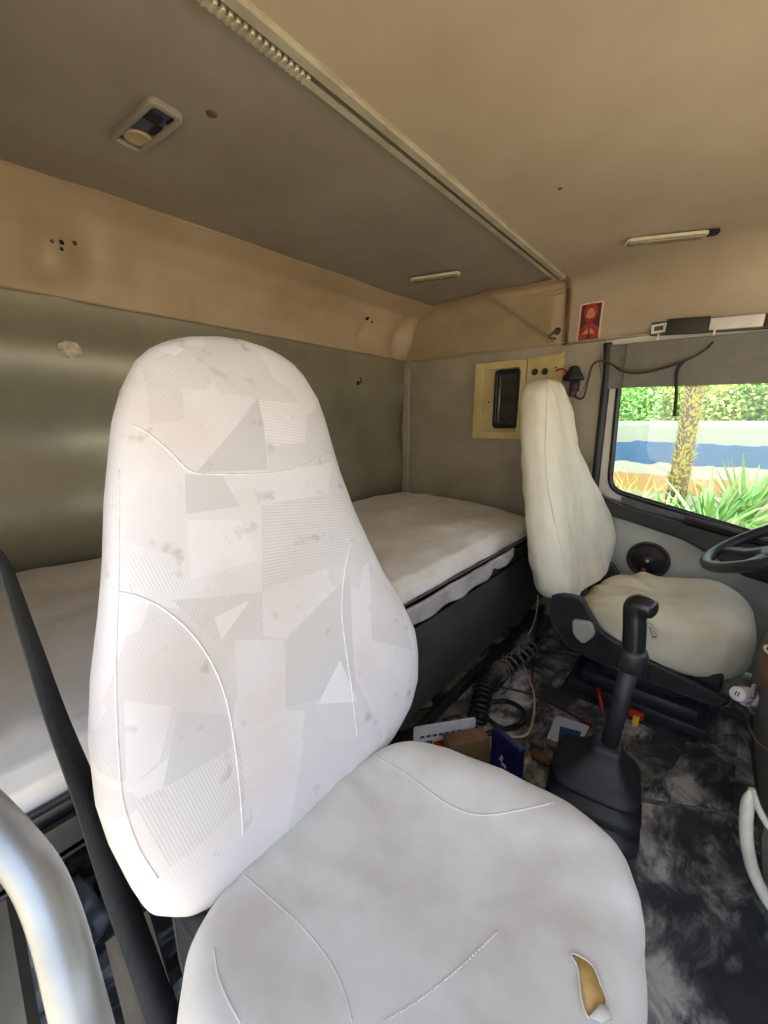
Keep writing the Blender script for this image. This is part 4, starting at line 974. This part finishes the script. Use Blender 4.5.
t, to, L = upright('cardboard_box', a, b, .02, .165, .05, 'cardboard', 'brown cardboard box between the leaflet and the navy box', 'box')
# red and yellow tag under the driver seat
c = U(637, 718, 'Y', 1.575)
rt = thing('warning_tag', (c.x, 1.57, c.z - .03), 'small red and yellow tag hanging below the driver seat', 'tag')
build('holder', *box((c.x - .028, 1.572, c.z - .005), (c.x + .02, 1.59, c.z + .026), .004), 'red', rt, 'auto')
build('insert', *box((c.x - .012, 1.562, c.z - .03), (c.x + .008, 1.573, c.z + .012), .002), 'yellow', rt, 'auto')
for (px, py), r_, mm, lab, sd_ in (((541, 762), .022, 'cardboard', 'crumpled brown scrap on the floor between navy box and gaiter, nearer one', 21), ((553, 748), .017, 'pipe_grey', 'crumpled grey scrap on the floor beside the white and blue card', 22), ((536, 745), .014, 'pipe_grey', 'tiny grey scrap on the floor behind the navy box', 23)):
    c = fl(px, py); v_, f_ = crumple_((c.x, c.y, 0), r_, sd_)
    tag(build('scrap', v_, f_, mm), lab, 'scrap')
for (px, py), lab, mm in (((648, 690), 'crumpled pale scrap on the seat base plate, upper one', 'plastic_grey'), ((645, 700), 'crumpled pale scrap on the seat base plate, lower one', 'pipe_grey')):
    pass

# ------------------------------------------------------------------ left edge: grab rail, seat belt, clutter below the bunk
rp = [(-70, 770), (-30, 800), (10, 842), (38, 880), (58, 930), (74, 990), (92, 1060), (108, 1130)]
dep = [.42, .41, .395, .38, .365, .35, .34, .33]
P = []
for (x, y), k in zip(rp, dep): d = ray(x, y); P.append(CAM + d / F * k)
gr = thing('grab_rail', (P[-1].x, P[-1].y, P[-1].z), 'thick bent silver grab rail at the lower left corner', 'grab rail')
build('tube', *tube(spline(P, 8), .0195, 20), 'steel', gr)
bp_ = [(-8, 545), (6, 570), (30, 640), (58, 722), (88, 800), (118, 890), (150, 980), (178, 1060)]
bd = [.475, .48, .50, .53, .565, .60, .62, .63]
P = [CAM + ray(x, y) / F * k for (x, y), k in zip(bp_, bd)]
bs_ = spline(P, 6); bw_ = []
for i, q_ in enumerate(bs_):
    d_ = (q_ - CAM).normalized(); r_ = (right - d_ * right.dot(d_)).normalized(); a_ = 1.40 - .75 * i / (len(bs_) - 1); bw_.append(d_ * math.sin(a_) + r_ * math.cos(a_))
tag(build('seat_belt', *ribbon(bs_, bw_, .042, .002), 'belt'), 'dark seat belt webbing stretched down behind the near seat', 'seat belt')
# clutter
def crumple(c, r, seed, sq=(1, 1, 1)):
    bm = bmesh.new(); bmesh.ops.create_icosphere(bm, subdivisions=4, radius=1)
    for v in bm.verts:
        k = 1 + .35 * nz(v.co, 1.7, seed) + .22 * abs(nz(v.co, 4.5, seed + 1)) - .1
        v.co = Vector((v.co.x * sq[0] * r * k, v.co.y * sq[1] * r * k, v.co.z * sq[2] * r * k)) + Vector(c)
    return bm_out(bm)
c = CAM + ray(62, 940) / F * .84
bg = crumple((c.x, c.y, c.z), .09, 3, (1, .8, 1.1))
lo_ = min(v.z for v in bg[0]); 
tag(build('plastic_bag', [v - Vector((0, 0, lo_)) if False else v for v in bg[0]], bg[1], 'poly_bag'), 'crumpled grey plastic bag below the bunk behind the silver rail', 'bag')
a0, a1 = CAM + ray(128, 925) / F * .74, CAM + ray(165, 1060) / F * .66
tag(build('wooden_board', *ribbon([a0, a1], right * .9 + fwd * .3, .07, .016), 'wood', smooth=False), 'worn grey-brown board slanting down behind the near seat', 'board')
a0, a1 = CAM + ray(-5, 905) / F * .62, CAM + ray(20, 1060) / F * .56
tag(build('door_pillar_trim', *ribbon([a0, a1], right, .05, .02), 'console', smooth=False), 'pale grey pillar edging at the lower left corner', 'pillar trim')

# ------------------------------------------------------------------ outside the door window
GZ = -1.2
gp_ = grid(2, 2, lambda u, v: Vector((-40 + 80 * u, -40 + 80 * v, GZ)))
struct('exterior_ground', thick(gp_, (0, 0, -1), .2), 'grass', smooth=False)
WY = 11.5
gw_ = build('garden_wall', *box((-16, WY, GZ), (16, WY + .25, 1.10), .02), 'banded', smooth='auto')
tag(gw_, 'long masonry wall painted with blue and orange bands outside the window', 'wall')
def leaf_cloud(c, rad, n, size, seed, blade=False):
    rnd = random.Random(seed); V, Fc = [], []
    for _ in range(n):
        while True:
            p = Vector((rnd.uniform(-1, 1), rnd.uniform(-1, 1), rnd.uniform(-1, 1)))
            if .35 < p.length < 1: break
        p = Vector((p.x * rad[0], p.y * rad[1], p.z * rad[2])) * (1 + .25 * nz(p, 1.3, seed)) + Vector(c)
        d = Vector((rnd.gauss(0, 1), rnd.gauss(0, 1), rnd.gauss(0, 1))).normalized(); e = d.orthogonal().normalized() * size * .35; d *= size * rnd.uniform(.6, 1.2)
        b = len(V); V += [p - d * .5, p + e, p + d * .5, p - e]; Fc.append((b, b + 1, b + 2, b + 3))
    return V, Fc
def tree(x, y, h, rad, seed, m, lab, n=9000, size=.13):
    t = thing('tree', (x, y, GZ), lab, 'tree', 'trees beyond the wall')
    build('trunk', *tube(spline([(x, y, GZ), (x + .1, y, GZ + h * .4), (x - .1, y + .1, GZ + h * .75), (x, y, GZ + h)], 5), [.16] * 8 + [.1] * 8, 10), 'bark', t)
    lf = []
    rnd = random.Random(seed)
    for k in range(5):
        c = (x + rnd.uniform(-.6, .6) * rad, y + rnd.uniform(-.4, .4) * rad, GZ + h + rnd.uniform(-.5, .3) * rad)
        lf.append(leaf_cloud(c, (rad * .65, rad * .6, rad * .5), n // 5, size, seed * 10 + k))
    build('crown', *merge(*lf), m, t, False)
tree(-3.5, 15.5, 3.1, 2.0, 1, 'leaf_mid', 'rounded darker green tree beyond the wall at the left of the window')
tree(-1.4, 16.5, 3.4, 2.0, 2, 'leaf_light', 'yellow-green tree beyond the wall behind the palm trunk')
tree(.2, 15.8, 3.2, 1.9, 3, 'leaf_light', 'yellow-green tree beyond the wall right of the palm trunk')
tree(2.2, 16.5, 3.4, 2.2, 4, 'leaf_mid', 'green tree beyond the wall at the right edge of the window')
tree(-6.5, 17, 3.6, 2.4, 5, 'leaf_light', 'pale tree beyond the wall hidden behind the seat and pillar')
tree(-4.2, 20, 4.6, 2.2, 6, 'leaf_light', 'tall pale tree far behind the darker green one')
# palm trunk
pb_ = U(685, 440, 'Y', 8.6)
pt = thing('palm_trunk', (pb_.x, 8.6, GZ), 'upright palm trunk with shaggy yellowish leaf stubs outside the window', 'palm')
build('trunk', *tube([(pb_.x, 8.6, GZ), (pb_.x + .01, 8.6, .8), (pb_.x + .03, 8.6, 3.2)], [.17, .13, .11], 14), 'bark', pt)
V, Fc = [], []; rnd = random.Random(5)
for k in range(2600):
    z = GZ + rnd.random() * 4.4; a = rnd.random() * 2 * PI; r = .125
    o_ = Vector((math.cos(a), math.sin(a), 0)); p = Vector((pb_.x + .01 + .01 * z, 8.6, z)) + o_ * (r * .9 - .02 * z)
    d = (o_ * rnd.uniform(.4, 1) + Vector((0, 0, rnd.uniform(.4, 1.4)))).normalized() * rnd.uniform(.09, .16); s = Vector((-math.sin(a), math.cos(a), 0)) * .022
    b = len(V); V += [p - s, p + s, p + d * .6 + s * .7, p + d, p + d * .6 - s * .7]; Fc.append((b, b + 1, b + 2, b + 3, b + 4))
build('leaf_stubs', V, Fc, 'leaf_dry', pt, False)
def blades(x, y, z0, n, L, seed, w=.06):
    rnd = random.Random(seed); V, Fc = [], []
    for k in range(n):
        a = rnd.random() * 2 * PI; el = rnd.uniform(.35, 1.35); o_ = Vector((math.cos(a), math.sin(a), 0)); s = Vector((-o_.y, o_.x, 0)); ll = L * rnd.uniform(.7, 1.1); b = len(V)
        for t in (0, .35, .7, 1):
            p = Vector((x, y, z0)) + o_ * (ll * t * math.cos(el)) + Vector((0, 0, ll * t * math.sin(el) - .3 * t * t * math.cos(el) * ll)); ww = w * (1 - t) ** .6 * .6 + .002
            V += [p - s * ww + Vector((0, 0, ww * .5)), p, p + s * ww + Vector((0, 0, ww * .5))]
        for i in range(3):
            for j in range(2): Fc.append((b + i * 3 + j, b + i * 3 + j + 1, b + i * 3 + j + 4, b + i * 3 + j + 3))
    return V, Fc
for k, (px, Yp, top_, n, L, lab) in enumerate(((716, 7.4, .52, 70, 1.3, 'largest sword-leaved plant right of the palm trunk'), (752, 8.3, .62, 60, 1.3, 'sword-leaved plant at the right edge of the window'), (672, 7.8, .15, 50, 1.0, 'low sword-leaved plant at the foot of the palm trunk'),
        (640, 9.4, .25, 40, 1.1, 'thin grassy plant left of the palm trunk'), (617, 9.0, .2, 40, 1.1, 'thin grassy plant in the lower left corner of the window'), (735, 6.4, .05, 50, 1.0, 'low sword-leaved plant closest to the window ledge'))):
    p = U(px, 480, 'Y', Yp); h0 = top_ - L * .9
    t = thing('yucca', (p.x, Yp, GZ), lab, 'plant', 'sword-leaved plants outside the window')
    build('stem', *tube([(p.x, Yp, GZ), (p.x + .03, Yp, h0 + .1)], .07, 8), 'bark', t)
    build('leaves', *blades(p.x, Yp, h0, n, L, 40 + k, .085 if 'thin' not in lab else .02), 'leaf_blade' if 'thin' not in lab else 'leaf_light', t, False)

# ------------------------------------------------------------------ light: sky, sun, and portals in the cab's openings
w = bpy.data.worlds.new('world'); scene.world = w; w.use_nodes = True
nt = w.node_tree; nt.nodes.clear(); N = nt.nodes; L = nt.links
o = N.new('ShaderNodeOutputWorld'); bg = N.new('ShaderNodeBackground'); tc = N.new('ShaderNodeTexCoord'); sp_ = N.new('ShaderNodeSeparateXYZ'); rp_ = N.new('ShaderNodeValToRGB')
L.new(tc.outputs['Generated'], sp_.inputs[0]); L.new(sp_.outputs['Z'], rp_.inputs[0])
rp_.color_ramp.elements[0].position = 0; rp_.color_ramp.elements[0].color = (1.0, .98, .93, 1)
rp_.color_ramp.elements[1].position = .8; rp_.color_ramp.elements[1].color = (.52, .70, 1.0, 1)
k = rp_.color_ramp.elements.new(.25); k.color = (.82, .90, 1.0, 1)
L.new(rp_.outputs[0], bg.inputs[0]); bg.inputs[1].default_value = 2.6; L.new(bg.outputs[0], o.inputs[0])
sun = bpy.data.objects.new('sun', bpy.data.lights.new('sun', 'SUN')); COL.objects.link(sun)
sun.data.energy = 13; sun.data.color = (1, .93, .82); sun.data.angle = math.radians(.6)
sd = Vector((.5, -.15, 1.0)).normalized()
sun.rotation_euler = sd.to_track_quat('Z', 'Y').to_euler()
def portal(c, n, sx, sy):
    l = bpy.data.lights.new('portal', 'AREA'); l.shape = 'RECTANGLE'; l.size = sx; l.size_y = sy; l.cycles.is_portal = True
    ob = bpy.data.objects.new('portal', l); COL.objects.link(ob); ob.location = c; ob.rotation_euler = Vector(n).to_track_quat('-Z', 'Z').to_euler()
portal((.15, YN - .05, .77), (0, 1, 0), 1.54, 1.46)
portal((XF + .05, 1.0, 1.11), (-1, 0, 0), 2.3, .78)
portal((.1, YF + .06, 1.0), (0, -1, 0), 1.1, .8)

scene.view_settings.view_transform = 'Standard'; scene.view_settings.look = 'None'
scene.view_settings.gamma = 1; scene.view_settings.use_curve_mapping = False
scene.view_settings.exposure = 0.1
scene.cycles.max_bounces = 10; scene.cycles.diffuse_bounces = 6; scene.cycles.transparent_max_bounces = 8
